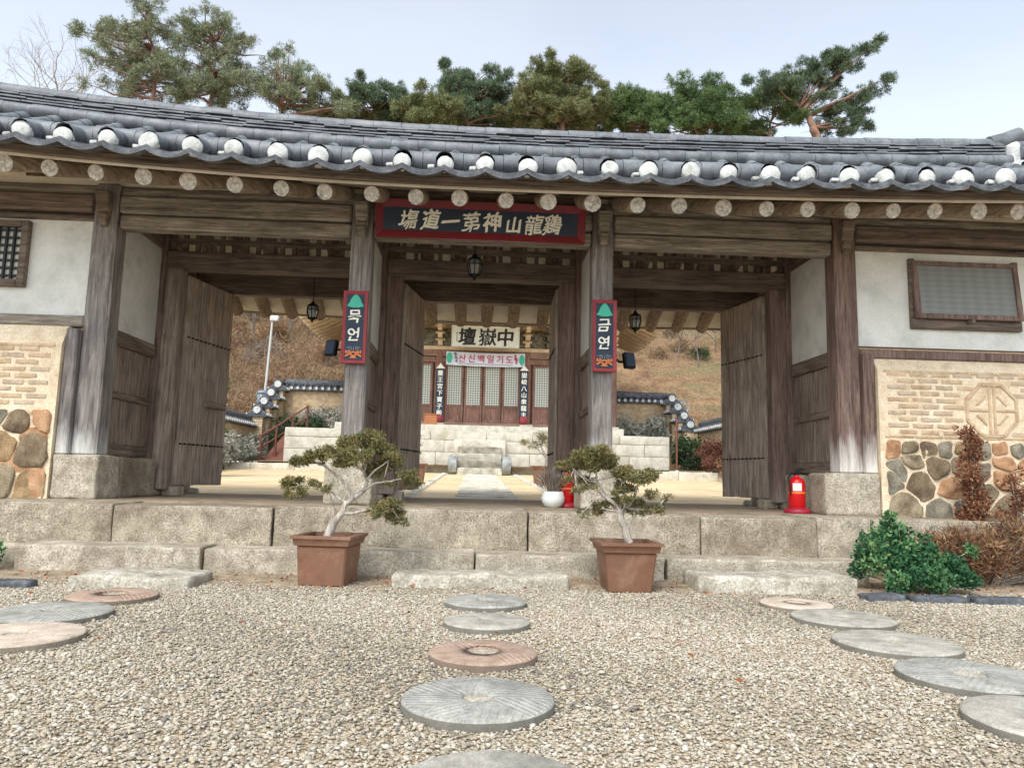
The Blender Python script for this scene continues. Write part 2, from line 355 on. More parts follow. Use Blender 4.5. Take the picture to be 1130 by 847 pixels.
def hill_mat():
    m, n, l, b = base_mat('hill_grass'); v = coords(n, l, rand=False)
    a = ntex(n, l, v, 1.6, 8, .7); c = ramp(n, l, a, [srgb(x) for x in ((112,88,64),(160,128,94),(188,156,118))])
    g = ntex(n, l, v, .45, 5, .65); c = mix(n, l, ramp(n, l, g, [(0,)*3,(.75,)*3], [.5,.62]), c, srgb((132,132,92)))
    f = ntex(n, l, v, 9, 5, .8); c = mix(n, l, 1., c, ramp(n, l, f, [(.6,)*3,(1.25,)*3], [.35,.65]), 'MULTIPLY')
    l.new(c, b.inputs['Base Color']); b.inputs['Roughness'].default_value = 1; bump(n, l, b, f, .8, .15); return m
M['hill'] = hill_mat()
hb = MB(); ys = [17.2+.6*i for i in range(10)]+[23.5+1.5*i for i in range(17)]+[50+5*i for i in range(14)]; xs = [-90+2*i for i in range(91)]
hb.grid([[(x, y, hz(x, y)) for x in xs] for y in ys]); structure(hb.build('hill', M['hill']))
# raised terraces each side of the courtyard, in front of the podium
for sx, name in ((-1, 'terrace_ground'), (1, 'terrace_ground')):
    x0, x1 = (-14, -3.2) if sx < 0 else (3.6, 14); yk = 16.9 if sx < 0 else 15.4
    sheet(name, x0, x1, yk, 17.9, lambda x, y: 1.13+.012*noise.noise((x*2, y*2, 0)), M['dirt'], 8, 4)
    k = MB(); xx = x0
    i = 0
    while xx < x1-.3:
        xe = min(x1, xx+1.2+.5*rnd.random()); k.rock(xx, xe-.012, yk-.22, yk, cz(yk)-.15, 1.15, .008, 3, seed=i, step=.3); xx = xe; i += 1
    o = k.build('stone_kerb', M['paving']); tag(o, 'pale stone kerb on the %s side of the sandy courtyard' % ('left' if sx < 0 else 'right'), 'kerb', 'kerbs along the courtyard terraces')
# paved path from the gate to the hall stairs
pb = MB(); y = 3.1; i = 0
while y < 16.0:
    d = .55+.25*rnd.random(); q = .06*rnd.random()
    pb.rock(-.28-q, .62+q, y, y+d-.03, cz(y)-.08, cz(y+d)+.015, .01, 3, seed=i, step=.25); y += d; i += 1
structure(pb.build('path', M['paving']))
for sx in (-.98, 1.28):
    pe = MB(); y = 3.1
    while y < 16.0:
        pe.rock(sx-.07, sx+.07, y, y+.9, cz(y)-.06, cz(y+.9)+.02, .01, 3, seed=int(y*9), step=.3); y += .92
    structure(pe.build('path_edging', M['paving']))

# ================================================================== GATE BUILDING
gate = thing('gate_building', 'long tiled wooden temple gate with three open doorways', 'gate building')
G = lambda b, n, m, bevel=0, par=None: b.build(n, m, par or gate, bevel)
def lift(x): return .0085*x*x if x < 0 else .0038*x*x
PX = (-3.83, -1.25, 1.25, 3.83)
def hexpost(b, x, y, wd, z0, z1, lean=0, taper=1.0):
    h = wd/2; t = h*taper
    b.hexa([(x-h,y-h,z0),(x+h,y-h,z0),(x+h,y+h,z0),(x-h,y+h,z0)], [(x+lean-t,y-t,z1),(x+lean+t,y-t,z1),(x+lean+t,y+t,z1),(x+lean-t,y+t,z1)])
for i, x in enumerate(PX):
    pm = M['post_brown'] if i == 3 else M['post_grey']
    b = MB(); hexpost(b, x, .12, .245 if i in (0,3) else .225, .965, 3.72, 0, .96); G(b, 'post', pm, .018)
    b = MB(); hexpost(b, x, 1.37, .23, .60, 4.0); G(b, 'post', M['post_dark'], .015)
    b = MB(); hexpost(b, x, 2.42, .23, .60, 3.72); G(b, 'post', M['post_dark'], .015)
    # carved bracket on each post head
    b = MB(); b.hexa([(x-.06,-.06,3.40),(x+.06,-.06,3.40),(x+.06,.02,3.36),(x-.06,.02,3.36)], [(x-.07,-.13,3.60),(x+.07,-.13,3.60),(x+.07,.02,3.60),(x-.07,.02,3.60)])
    b.hexa([(x-.04,-.05,3.27),(x+.04,-.05,3.27),(x+.04,.02,3.25),(x-.04,.02,3.25)], [(x-.05,-.07,3.398),(x+.05,-.07,3.398),(x+.05,.02,3.358),(x-.05,.02,3.358)])
    G(b, 'bracket', M['beam_dark'] if i in (0,3) else M['beam'], .012)
# plinth stones under the posts
for i, x in enumerate(PX):
    if i == 0: q = (-4.06, -3.63, -.1, .36, .54, .97)
    elif i == 3: q = (3.50, 4.06, -.1, .30, .54, .965)
    else: q = (x-.23, x+.23, -.12, .36, .54, .97)
    b = MB(); b.rock(*q, amp=.012, fr=4, seed=i, rd=.03, step=.06); G(b, 'plinth_stone', M['granite_light'])
    for yy in (1.37, 2.42):
        b = MB(); b.rock(x-.2, x+.2, yy-.2, yy+.2, .54, .62, amp=.01, seed=i+9, rd=.03); G(b, 'plinth_stone', M['granite_light'])
b = MB(); b.rock(-3.95, -3.62, .37, 1.22, .54, .96, amp=.02, fr=3, seed=4, rd=.04, step=.07); G(b, 'sill_stone', M['granite'])
b = MB(); b.rock(3.62, 3.95, .9, 1.22, .54, .96, amp=.02, fr=3, seed=5, rd=.04, step=.07); G(b, 'sill_stone', M['granite'])
b = MB(); b.box(4.08, 4.12, .3, .9, .54, .97); G(b, 'panel', M['panel'])
# front beams (two timbers between posts)
XB = [(-7.2, -3.955), (-3.705, -1.365), (-1.135, 1.135), (1.365, 3.705), (3.955, 7.4)]
for i, (a, c) in enumerate(XB):
    for (z0, z1, y0) in ((3.265, 3.41, .03), (3.418, 3.60, .0)):
        if i in (0, 4) and z0 < 3.3: z0, z1, y0 = 3.33, 3.40, .05
        b = MB(); n_ = 8
        for k in range(n_):
            xa = a+(c-a)*k/n_; xb = a+(c-a)*(k+1)/n_
        b.box(a, c, y0, .2, z0, z1); G(b, 'beam', M['beam'] if i in (1,2,3) else M['beam_dark'], .02)
b = MB(); b.tube([(-7.2,.12,3.66),(7.4,.12,3.66)], .07, 12); G(b, 'purlin', M['beam'])
# wall fill between purlin and the lifted eave
b = MB(); b.strip([(.10,3.60),(.14,3.60),(.14,3.80),(.10,3.80)], [-7.2+.4*i for i in range(37)], lambda x: 0); b2 = b
G(b, 'eave_infill', M['soffit'])
# rafters: front slope and back slope
RS = .40
def rz(y, x): return 3.315-.0+RS*(y+1.0)+lift(x)
raf0 = None
for k in range(34):
    x = -4.221+.4*(k-6)
    jx = .012*math.sin(k*2.3)
    if x > 7.3: break
    if raf0 is None:
        b = MB(); b.tube([(0,0,0),(0,.5,.5*RS),(0,2.2,2.2*RS)], [.074,.078,.08], 12, 0, True, True, 1)
        raf0 = b.build('rafter', [M['rafter'], M['rafter_end']], gate); o = raf0
    else:
        o = raf0.copy(); COL.objects.link(o); o.parent = gate
    s_ = .93+.14*rnd.random()
    o.location = (x+jx, -1.0-.03*rnd.random(), rz(-1.0, x)); o.scale = (s_, 1, s_)
rb0 = None
for k in range(27):
    x = -4.1+.42*(k-3)
    if rb0 is None:
        b = MB(); b.tube([(0,0,0),(0,-.7,.7*RS),(0,-2.5,2.5*RS)], [.085,.09,.09], 12, 0, True, True, 0); rb0 = b.build('rafter', [M['rafter_back'], M['rafter_end']], gate); o = rb0
    else:
        o = rb0.copy(); COL.objects.link(o); o.parent = gate
    o.location = (x+.02*math.sin(k*1.7), 3.78, 3.19+lift(x)*.5)
# soffit above the rafters
xs = [-7.2+.4*i for i in range(37)]
b = MB(); b.strip([(-1.1,3.345+.02),(1.25,3.345+.02+2.35*RS),(1.25,3.375+.02+2.35*RS),(-1.1,3.375+.02)], xs, lift); G(b, 'soffit', M['soffit'])
b = MB(); b.strip([(3.95,3.19+.03),(3.95,3.19+.06),(1.25,3.25+2.7*RS),(1.25,3.22+2.7*RS)], xs, lambda x: .5*lift(x)); G(b, 'soffit', M['soffit'])
# eave boards
b = MB(); b.strip([(-1.16,3.385),(-1.03,3.40),(-1.03,3.455),(-1.16,3.455)], xs, lift); G(b, 'eave_board', M['beam_dark'], .006)
b = MB(); b.strip([(-1.19,3.458),(-1.05,3.458),(-1.05,3.50),(-1.19,3.50)], xs, lift); G(b, 'eave_board', M['beam_dark'])
b = MB(); b.strip([(3.92,3.22),(4.02,3.22),(4.02,3.30),(3.92,3.30)], xs, lambda x: .5*lift(x)); G(b, 'eave_board', M['beam_dark'])

# ---- roof
TW = .357
tx = [-3.929-TW*9+TW*i for i in range(41)]
RX0, RX1 = tx[0], tx[-1]
def prof(s): return 1.16*(.66*s+.34*s*s)          # s 0..1 from eave to ridge
def roof_front(s): return (-1.28+2.45*s, 3.505+prof(s))
roof = None
rb_ = MB()
for side in (0, 1):
    for i in range(len(tx)-1):
        x0 = tx[i]; P = []; Q = []
        for j in range(11):
            s = j/10; y, z = roof_front(s); y = y if side == 0 else 2.5-y
            row = []; row2 = []
            for k in range(9):
                u = k/8; x = x0+TW*u; d = -.075*(1-(2*u-1)**2)+.02
                row.append((x, y, z+d+lift(x))); row2.append((x, y+(.0 if j else .0), z+d-.03+lift(x)))
            P.append(row); Q.append(row2)
        if side == 0: rb_.grid(P); rb_.grid([Q[0], P[0]], smooth=False); rb_.grid(Q[::-1][8:])
        else: rb_.grid(P[::-1])
    for i, x in enumerate(tx):                      # cover tiles running up the slope, one seam per tile
        n_ = 8
        for t in range(n_):
            pts = []; rad = []
            for s in (t/n_, (t+.5)/n_, (t+1)/n_):
                y, z = roof_front(s); y = y if side == 0 else 2.5-y
                pts.append((x, y-(.02 if side == 0 else -.02), z+.035+lift(x))); 
            rb_.tube(pts, [.080,.077,.074], 10, 0, False, True)
roof = rb_.build('roof', M['tile'], gate)
# double crescent lips of the eave pan tiles
lp = MB()
for i in range(len(tx)-1):
    for (yy, dz, dep) in ((-1.375, -.066, .056), (-1.355, -.036, .052)):
        pts0 = []; pts1 = []
        for k in range(13):
            u = k/12; x = tx[i]+TW*u; d = -dep*(1-(2*u-1)**2)
            pts0.append((x, yy, 3.505+d+dz-.014+lift(x))); pts1.append((x, yy, 3.505+d+dz+.013+lift(x)))
        A = [(p[0], p[1]+.12, p[2]+.03) for p in pts0]; B_ = [(p[0], p[1]+.12, p[2]+.03) for p in pts1]
        lp.grid([pts0, pts1], smooth=False); lp.grid([pts1, B_]); lp.grid([A, pts0])
lp.build('eave_tile_lip', M['tile_dark'], roof)
# white lime plugs closing the cover tiles: one disc each
cap0 = None
for i, x in enumerate(tx):
    if cap0 is None:
        b = MB(); n_ = 18; rings = []
        for r_, y in ((.072, .06), (.083, .0), (.079, -.016), (.045, -.026), (.0, -.028)):
            rings.append([(r_*math.cos(2*PI*j/n_)*(1+.03*math.sin(3*j)), y, r_*math.sin(2*PI*j/n_)) for j in range(n_)])
        P = [rg+[rg[0]] for rg in rings]; b.grid(P); cap0 = b.build('tile_end', M['lime'], roof); o = cap0
    else:
        o = cap0.copy(); COL.objects.link(o); o.parent = roof
    s_ = .88+.2*rnd.random(); o.scale = (s_*(.94+.14*rnd.random()), 1, s_); o.location = (x+.012*math.sin(i*3.1), -1.30+.012*math.sin(i*5.7), 3.518+.008*math.sin(i*2.3)+lift(x)); o.rotation_euler = (R(-4+5*math.sin(i*1.3)), rnd.random()*6, R(6*math.sin(i*2.1)))
# small lumps of lime beside each plug
for i, x in enumerate(tx):
    if rnd.random() < .75:
        lm = MB(); sx = -.115 if rnd.random() < .8 else .11
        lm.rock(x+sx-.03, x+sx+.03, -1.30, -1.24, 3.47+lift(x), 3.505+lift(x), .008, 20, seed=i, rd=.012, step=.03); lm.build('lime_lump', M['lime'], roof)
# horizontal course of round tiles laid behind the plugs, and a flat course above it
def round_course(b, y, z, r_, x0, x1, step, off=0, n=10):
    x = x0+off
    while x < x1:
        xe = min(x1, x+step)
        jz = .004*math.sin(x*7)
        b.tube([(x+.001, y, z+lift(x)+jz), ((x+xe)/2, y, z+lift((x+xe)/2)+jz), (xe-.004, y, z+lift(xe)+jz)], [r_, r_*1.0, r_*.975], n, 0, True, True)
        x = xe
ec = MB(); round_course(ec, -1.02, 3.645, .088, RX0, RX1, .36, .1, 14); ec.build('eave_course', M['tile'], roof)
fc = MB(); x = RX0
while x < RX1:
    j = .012*rnd.random(); fc.strip([(-.86,3.69),(-.62,3.76),(-.62,3.815),(-.86,3.745+j)], [x, x+.33], lift); x += .335
fc.build('flat_course', M['tile'], roof)
# ridge: round course, five thin layers of flat tiles, round cap course
rg = MB(); RXR = 6.50
round_course(rg, 1.03, 4.715, .078, -7.2, RXR, .32, .0, 14); round_course(rg, 1.47, 4.715, .078, -7.2, RXR, .32, .0, 8)
for L in range(5):
    z = 4.795+.043*L; x = -7.2+.13*L
    while x < RXR:
        xe = min(RXR, x+.27+.1*rnd.random()); jy = .035*rnd.random(); jz = .010*(rnd.random()-.5)
        y0 = 1.07+.012*L-jy; rg.strip([(y0, z+jz),(2.5-y0, z+jz),(2.5-y0, z+.018+jz),(y0, z+.017+jz)], [x, xe-.004], lift); x = xe
rg.build('ridge', M['tile'], roof)
rg = MB(); rg.strip([(1.17,4.66),(1.33,4.66),(1.33,4.995),(1.17,4.995)], [-7.2+.4*i for i in range(34)]+[RXR-.02], lift); rg.build('ridge_core', M['tile_dark'], roof)
rg = MB(); round_course(rg, 1.25, 5.02, .088, -7.2, RXR, .34, .05, 14); rg.build('ridge_cap', M['tile'], roof)
# plastered end of the ridge at the right, with an upturned end tile
b = MB(); zz = lift(RXR); b.rock(RXR, RXR+.12, .98, 1.52, 4.62+zz, 4.96+zz, .02, 5, rd=.04, step=.07); b.rock(RXR-.05, RXR+.06, .95, 1.1, 4.50+zz, 4.68+zz, .02, 5, rd=.03, step=.05); b.build('ridge_plaster', M['lime'], roof)
b = MB(); b.tube([(RXR-.1,1.25,5.04+zz),(RXR+.1,1.25,5.09+zz),(RXR+.3,1.25,5.15+zz)], [.09,.10,.12], 14); b.build('ridge_end_tile', M['tile'], roof)
b = MB(); round_course(b, 1.0, 4.80, .08, RXR+.1, 7.4, .3); round_course(b, 1.1, 4.92, .08, RXR+.1, 7.4, .3); b.build('ridge', M['tile'], roof)

# ---- end walls (plaster above, brick and field stones below)
for sx in (-1, 1):
    xa, xb = (-7.2, -3.955) if sx < 0 else (3.955, 7.4)
    b = MB(); b.box(xa, xb, .07, .17, 2.30, 3.33); G(b, 'plaster_wall', M['white_plaster'])
    b = MB(); b.box(xa, xb, .02, .16, (2.235 if sx < 0 else 2.165), (2.345 if sx < 0 else 2.265)); G(b, 'rail', M['beam'] if sx < 0 else M['post_dark'], .015)
    # brick wall body with a sloped shoulder
    b = MB(); x_in = sx*4.075; x_out = -7.2 if sx < 0 else 7.4; lo, hi = min(x_in, x_out), max(x_in, x_out)
    zt = 2.23 if sx < 0 else 2.16
    b.strip([(-.10,.45),(.18,.45),(.18,zt),(.0,zt),(-.10,2.03)], [lo, lo+(hi-lo)*.3, lo+(hi-lo)*.6, hi]); wl = G(b, 'brick_wall', M['mortar'], .01)
    # grey board closing the wall end beside the post
    b = MB(); xe = sx*4.01; b.box(xe-.06, xe+.06, -.06, .12, .97, 2.20); G(b, 'end_board', M['post_grey'] if sx < 0 else M['post_brown'], .01)
    # bricks
    bb = MB(); z = 1.43 if sx < 0 else 1.375; row = 0
    ex, ez, er = 5.264, 1.64, .285
    while z < 1.985:
        x = sx*4.17+(.0 if row % 2 else .11)*sx
        while abs(x) < 7.0:
            L = .17+.05*rnd.random()
            cxm = x+sx*L/2
            if not (sx > 0 and abs(cxm-ex) < er+.07 and abs(z+.02-ez) < er+.0 and (abs(cxm-ex)+abs(z+.02-ez)) < er*1.45+.05):
                a_, c_ = sorted((x, x+sx*L)); jz = .006*(rnd.random()-.5)
                bb.rock(a_, c_, -.1055-.003*rnd.random(), -.08, z+jz, z+.042+jz, .005, 30, m=0 if rnd.random() < .6 else 1, seed=int(x*50), rd=.005, step=.03)
            x += sx*(L+.045)
        z += .066; row += 1
    fr = bb; x0_ = sx*4.13
    for zz_ in (1.335, 2.0):
        x = abs(x0_)
        while x < 7.0: fr.rock(*sorted((sx*x, sx*(x+.3))), -.107, -.08, zz_, zz_+.03, .004, 20, m=0, seed=int(x*9), rd=.008, step=.08); x += .308
    bb.build('brick_course', [M['brick_tan'], M['brick_grey']], wl)
    if sx > 0:                                       # octagonal emblem with a cross in brick relief
        eb = MB(); pts = [(ex+er*math.cos(R(22.5+45*k)), ez+er*math.sin(R(22.5+45*k))) for k in range(9)]
        for k in range(8):
            (x0, z0), (x1, z1) = pts[k], pts[k+1]; eb.tube([(x0, -.092, z0), (x1, -.092, z1)], .026, 6, smooth=False)
        for (x0, z0, x1, z1) in ((ex-.022,ez-.25,ex-.022,ez+.26), (ex+.03,ez-.25,ex+.03,ez+.26), (ex-.25,ez-.0,ex-.03,ez-.0), (ex+.04,ez-.0,ex+.25,ez-.0)):
            eb.tube([(x0,-.095,z0),(x1,-.095,z1)], .02, 6, smooth=False)
        for a_ in (45, 135, 225, 315):
            q0 = (ex+.06*math.copysign(1, math.cos(R(a_))), ez+.05*math.copysign(1, math.sin(R(a_)))); q1 = (ex+.19*math.cos(R(a_)), ez+.19*math.sin(R(a_)))
            eb.tube([(q0[0]+.1*math.copysign(1, math.cos(R(a_))),-.10,q0[1]),(q0[0],-.10,q0[1]+.1*math.copysign(1, math.sin(R(a_))))], .014, 5, smooth=False)
        eb.build('emblem', M['brick_tan'], wl)
    # field stones: clipped Voronoi cells, each bulging from the mortar
    def cells(x0, x1, z0, z1, rows, rs):
        pts = [(x0+(i+.5+.7*(rs.random()-.5))*(x1-x0)/gx, zc+dz*(rs.random()-.5)) for zc, gx, dz in rows for i in range(gx)]
        out = []
        for a_, p in enumerate(pts):
            poly = [(x0,z0),(x1,z0),(x1,z1),(x0,z1)]
            for c_, q in enumerate(pts):
                if c_ == a_ or abs(q[0]-p[0]) > .9: continue
                mx, mz = (p[0]+q[0])/2, (p[1]+q[1])/2; nx, nz = q[0]-p[0], q[1]-p[1]; new = []
                for k in range(len(poly)):
                    A, B_ = poly[k], poly[(k+1) % len(poly)]
                    da = (A[0]-mx)*nx+(A[1]-mz)*nz; db = (B_[0]-mx)*nx+(B_[1]-mz)*nz
                    if da <= 0: new.append(A)
                    if da*db < 0: t = da/(da-db); new.append((A[0]+(B_[0]-A[0])*t, A[1]+(B_[1]-A[1])*t))
                poly = new
                if not poly: break
            if len(poly) >= 3: out.append(poly)
        return out
    rs = random.Random(3 if sx < 0 else 12); fs = MB()
    zt = 1.40 if sx < 0 else 1.32
    regs = [(4.12, 7.0, .5, zt, ((.62, 8, .16), (.87, 10, .16), (1.06, 13, .12), (1.24, 15, .06)))] if sx > 0 else [(-7.0, -4.09, .5, zt, ((.68, 8, .2), (.98, 9, .18), (1.28, 12, .1)))]
    for (x0, x1, z0, z1, rows) in regs:
        for poly in cells(x0, x1, z0, z1, rows, rs):
            cx_ = sum(p[0] for p in poly)/len(poly); cz_ = sum(p[1] for p in poly)/len(poly)
            ar = abs(sum(poly[k][0]*poly[(k+1) % len(poly)][1]-poly[(k+1) % len(poly)][0]*poly[k][1] for k in range(len(poly))))/2
            if ar < .008: continue
            sh = 1-.016/math.sqrt(ar)-.07*rs.random()**2; poly = [(cx_+(p[0]-cx_)*sh, cz_+(p[1]-cz_)*sh) for p in poly]
            for it in range(2):
                new = []
                for k in range(len(poly)):
                    A, B_ = poly[k], poly[(k+1) % len(poly)]
                    new += [(A[0]*.82+B_[0]*.18, A[1]*.82+B_[1]*.18), (A[0]*.18+B_[0]*.82, A[1]*.18+B_[1]*.82)]
                poly = new
            poly = [(p[0]+.03*noise.noise((p[0]*11, p[1]*11, 1)), p[1]+.03*noise.noise((p[0]*11, p[1]*11, 5))) for p in poly]
            n_ = len(poly); rings = []
            bul = .012+.02*rs.random(); mi_ = rs.random()*9
            for f_, d in ((1.0, .02), (.985, -.014), (.93, -bul*.8), (.75, -bul), (.5, -bul), (.25, -bul*1.02)):
                rings.append([(cx_+(p[0]-cx_)*f_, -.10+d+.022*noise.noise((cx_+(p[0]-cx_)*f_*9, 3+mi_*2, cz_+(p[1]-cz_)*f_*9)), cz_+(p[1]-cz_)*f_) for p in poly])
            mi = rs.choice([0,1,2,3,4,0,2] if sx > 0 else [1,3,3,2,0,4])
            o_ = len(fs.v); P = [r_+[r_[0]] for r_ in rings]; fs.grid(P, mi); fs.add(rings[-1], [tuple(range(n_))], mi, True)
    fs.build('field_stone', ST, wl)
    if sx < 0:                                       # orange clay patches in the mortar
        cb = MB()
        for (x, z, a_, c_) in ((-4.35,.9,.22,.12), (-4.2,.72,.1,.2), (-4.5,.75,.12,.2), (-4.25,1.12,.14,.1)):
            k = len(cb.v); cb.lathe([(0,.02),(a_*.6,.017),(a_,.0)], n=14)
            for q in range(k, len(cb.v)):
                vx, vy, vz = cb.v[q]; cb.v[q] = (x+vx, -.10-vz*.8, z+vy*c_/a_)
        cb.build('clay_patch', ST[3], wl)
# ---- left lattice window, right framed window
wn = MB(); x1, x0, z0, z1 = -4.57, -5.5, 2.62, 3.30
wn.box(x0, x0+.07, .0, .07, z0, z1); wn.box(x1-.07, x1, .0, .07, z0, z1); wn.box(x0+.071, x1-.071, .0, .07, z0, z0+.07); wn.box(x0+.071, x1-.071, .0, .07, z1-.07, z1)
win = G(wn, 'window', M['beam_dark'], .006)
lb = MB(); x = x0+.1
while x < x1-.08: lb.box(x, x+.022, .02, .045, z0+.071, z1-.071); x += .075
z = z0+.1
while z < z1-.08: lb.box(x0+.071, x1-.071, .028, .052, z, z+.022); z += .078
lb.build('lattice', M['black_metal'], win)
b = MB(); b.box(x0+.02, x1-.02, .055, .068, z0+.02, z1-.02); b.build('pane', M['board_white'], win)
wf = MB(); x0, x1, z0, z1 = 4.56, 5.72, 2.60, 3.235
T = lambda z: -.05+.06*(z-z0)/(z1-z0)                 # the sash leans out at its foot
def leanbox(b, xa, xb, za, zb, d0, d1):
    b.hexa([(xa,T(za)+d0,za),(xb,T(za)+d0,za),(xb,T(za)+d1,za),(xa,T(za)+d1,za)], [(xa,T(zb)+d0,zb),(xb,T(zb)+d0,zb),(xb,T(zb)+d1,zb),(xa,T(zb)+d1,zb)])
leanbox(wf, x0, x0+.055, z0, z1, 0, .045); leanbox(wf, x1-.055, x1, z0, z1, 0, .045); leanbox(wf, x0+.056, x1-.056, z0, z0+.05, 0, .045); leanbox(wf, x0+.056, x1-.056, z1-.05, z1, 0, .045)
win = G(wf, 'window', M['post_dark'], .005)
b = MB(); leanbox(b, x0+.05, x1-.05, z0+.045, z1-.045, .02, .03)
def screen_mat():
    m, n, l, bb_ = base_mat('window_screen'); v = coords(n, l, rand=False)
    wv = n.new('ShaderNodeTexWave'); wv.bands_direction = 'Z'; wv.inputs['Scale'].default_value = 5.2; wv.inputs['Distortion'].default_value = 1.2; l.new(v, wv.inputs['Vector'])
    w2 = n.new('ShaderNodeTexWave'); w2.bands_direction = 'X'; w2.inputs['Scale'].default_value = 2.4; w2.inputs['Distortion'].default_value = .8; l.new(v, w2.inputs['Vector'])
    f = mathn(n, l, 'MULTIPLY', mathn(n, l, 'ADD', wv.outputs['Fac'], w2.outputs['Fac']), .5)
    l.new(ramp(n, l, f, [srgb((116,118,115)), srgb((128,131,128))], [.1,.9]), bb_.inputs['Base Color']); bb_.inputs['Roughness'].default_value = .45; return m
b.build('screen', screen_mat(), win)
b = MB(); b.box(x0-.02, x1+.02, .015, .075, 2.50, 2.60); b.box(x0-.02, x0+.04, .03, .075, 2.601, 3.26); b.box(x1-.04, x1+.02, .03, .075, 2.601, 3.26); b.box((x0+x1)/2-.015, (x0+x1)/2+.015, -.09, .014, 2.555, 2.60); b.build('sill', M['beam_dark'], win, .004)

# ---- side walls of the recessed porch: plank panel below, plaster above
for i, x in enumerate(PX):
    zb = 1.0
    for (za, zb_) in ((2.12, 2.27), (.965, 1.09)):
        b = MB(); b.box(x-.07, x+.07, .245, 1.25, za, zb_); G(b, 'rail', M['wood_y'], .01)
    b = MB(); b.box(x-.062, x+.062, .245, 1.25, 1.56, 1.64); G(b, 'rail', M['wood_y'], .01)
    b = MB(); yy = .246
    for q in range(4):
        b.box(x-.035+.004*(q % 2), x+.035-.004*(q % 2), yy, yy+.247, 1.09, 2.12); yy += .251
    G(b, 'panel', M['panel'], .006)
    b = MB(); b.box(x-.05, x+.05, .245, 1.255, 2.27, 3.42); G(b, 'plaster_wall', M['white_plaster'])
    b = MB(); b.box(x-.06, x+.06, .245, 1.25, 3.42, 3.62); G(b, 'beam', M['wood_y'], .01)
    b = MB(); b.box(x-.08, x+.08, 1.49, 2.30, 3.30, 3.55); G(b, 'beam', M['wood_y'], .01)
# ---- door plane: jambs, lintel, slatted transom, door leaves
BAY = ((-3.83, -1.25), (-1.25, 1.25), (1.25, 3.83))
for bi, (xa, xb) in enumerate(BAY):
    il, ir = xa+.115, xb-.115
    for xj in ((il+.002, il+.19), (ir-.19, ir-.002)):
        b = MB(); b.box(xj[0], xj[1], 1.26, 1.42, .62, 3.20); G(b, 'door_jamb', M['post_dark'] if bi != 0 else M['panel'], .01)
    b = MB(); b.box(il, ir, 1.25, 1.45, 3.20, 3.41); G(b, 'lintel', M['beam_dark'], .012)
    ts = MB(); n_ = int((ir-il)/.142)
    for k in range(n_+1):
        x = il+.04+k*(ir-il-.08)/n_
        wv_ = .055 if k == n_//2 else .024
        ts.box(x-wv_, x+wv_, 1.30, 1.35, 3.412, 3.86)
    ts.box(il, ir, 1.288, 1.362, 3.52, 3.575); ts.box(il, ir, 1.288, 1.362, 3.70, 3.75); ts.box(il, ir, 1.27, 1.43, 3.862, 4.02)
    G(ts, 'transom', M['beam_dark'])
    b = MB(); b.box(xa+.115, xb-.115, 2.36, 2.50, 3.17, 3.47); G(b, 'beam', M['beam_dark'], .012)
    b = MB(); b.box(xa+.115, xb-.115, 2.38, 2.48, 3.475, 3.62); G(b, 'beam', M['beam_dark'], .012)
    # door leaves, swung inwards
    for side in (0, 1):
        hx = il+.19 if side == 0 else ir-.19; s_ = 1 if side == 0 else -1
        wd = .98 if bi != 1 else .93
        ang = (77, 88)[side] if bi == 0 else ((79, 91)[side] if bi == 1 else (88, 77)[side])
        d = bpy.data.objects.new('door', None)
        lf = MB(); npl = 5; zt = 3.16
        for q in range(npl):
            z0_ = .66+.012*rnd.random(); lf.box(q*wd/npl+.003, (q+1)*wd/npl-.003, -.028+.005*(q % 2), .028-.005*(q % 2), z0_, zt)
        o = lf.build('door', M['door'], gate, .005)
        o.location = (hx, 1.44, 0)
        o.rotation_euler = (0, 0, R(ang) if s_ > 0 else R(180-ang))
        for zr in (1.15, 2.42):
            nl = MB(); yy = -.030 if s_ > 0 else .030
            for q in range(11): nl.lathe([(.0,-.014),(.012,-.007),(.014,0),(.012,.007),(0,.014)], (.05+q*(wd-.1)/10, yy, zr), 8)
            nl.box(.03, wd-.03, yy-.002, yy+.002, zr-.004, zr+.004); nl.build('nail_row', M['black_metal'], o)
        for zr in (1.15, 1.95, 2.42):
            rl = MB(); rl.box(.03, wd-.03, .03 if s_ > 0 else -.075, .075 if s_ > 0 else -.03, zr-.04, zr+.04); rl.build('batten', M['wood_y'], o, .006)
        if bi == 0 and side == 0:
            hb_ = MB(); hb_.box(.45, .90, -.075, -.03, 1.62, 1.69); hb_.build('door_bolt', M['beam'], o, .008)
        st = MB(); st.rock(hx-.09, hx+.09, 1.36, 1.58, .54, .655, .01, 6, rd=.02, seed=bi*2+side); G(st, 'pivot_stone', M['granite_light'])
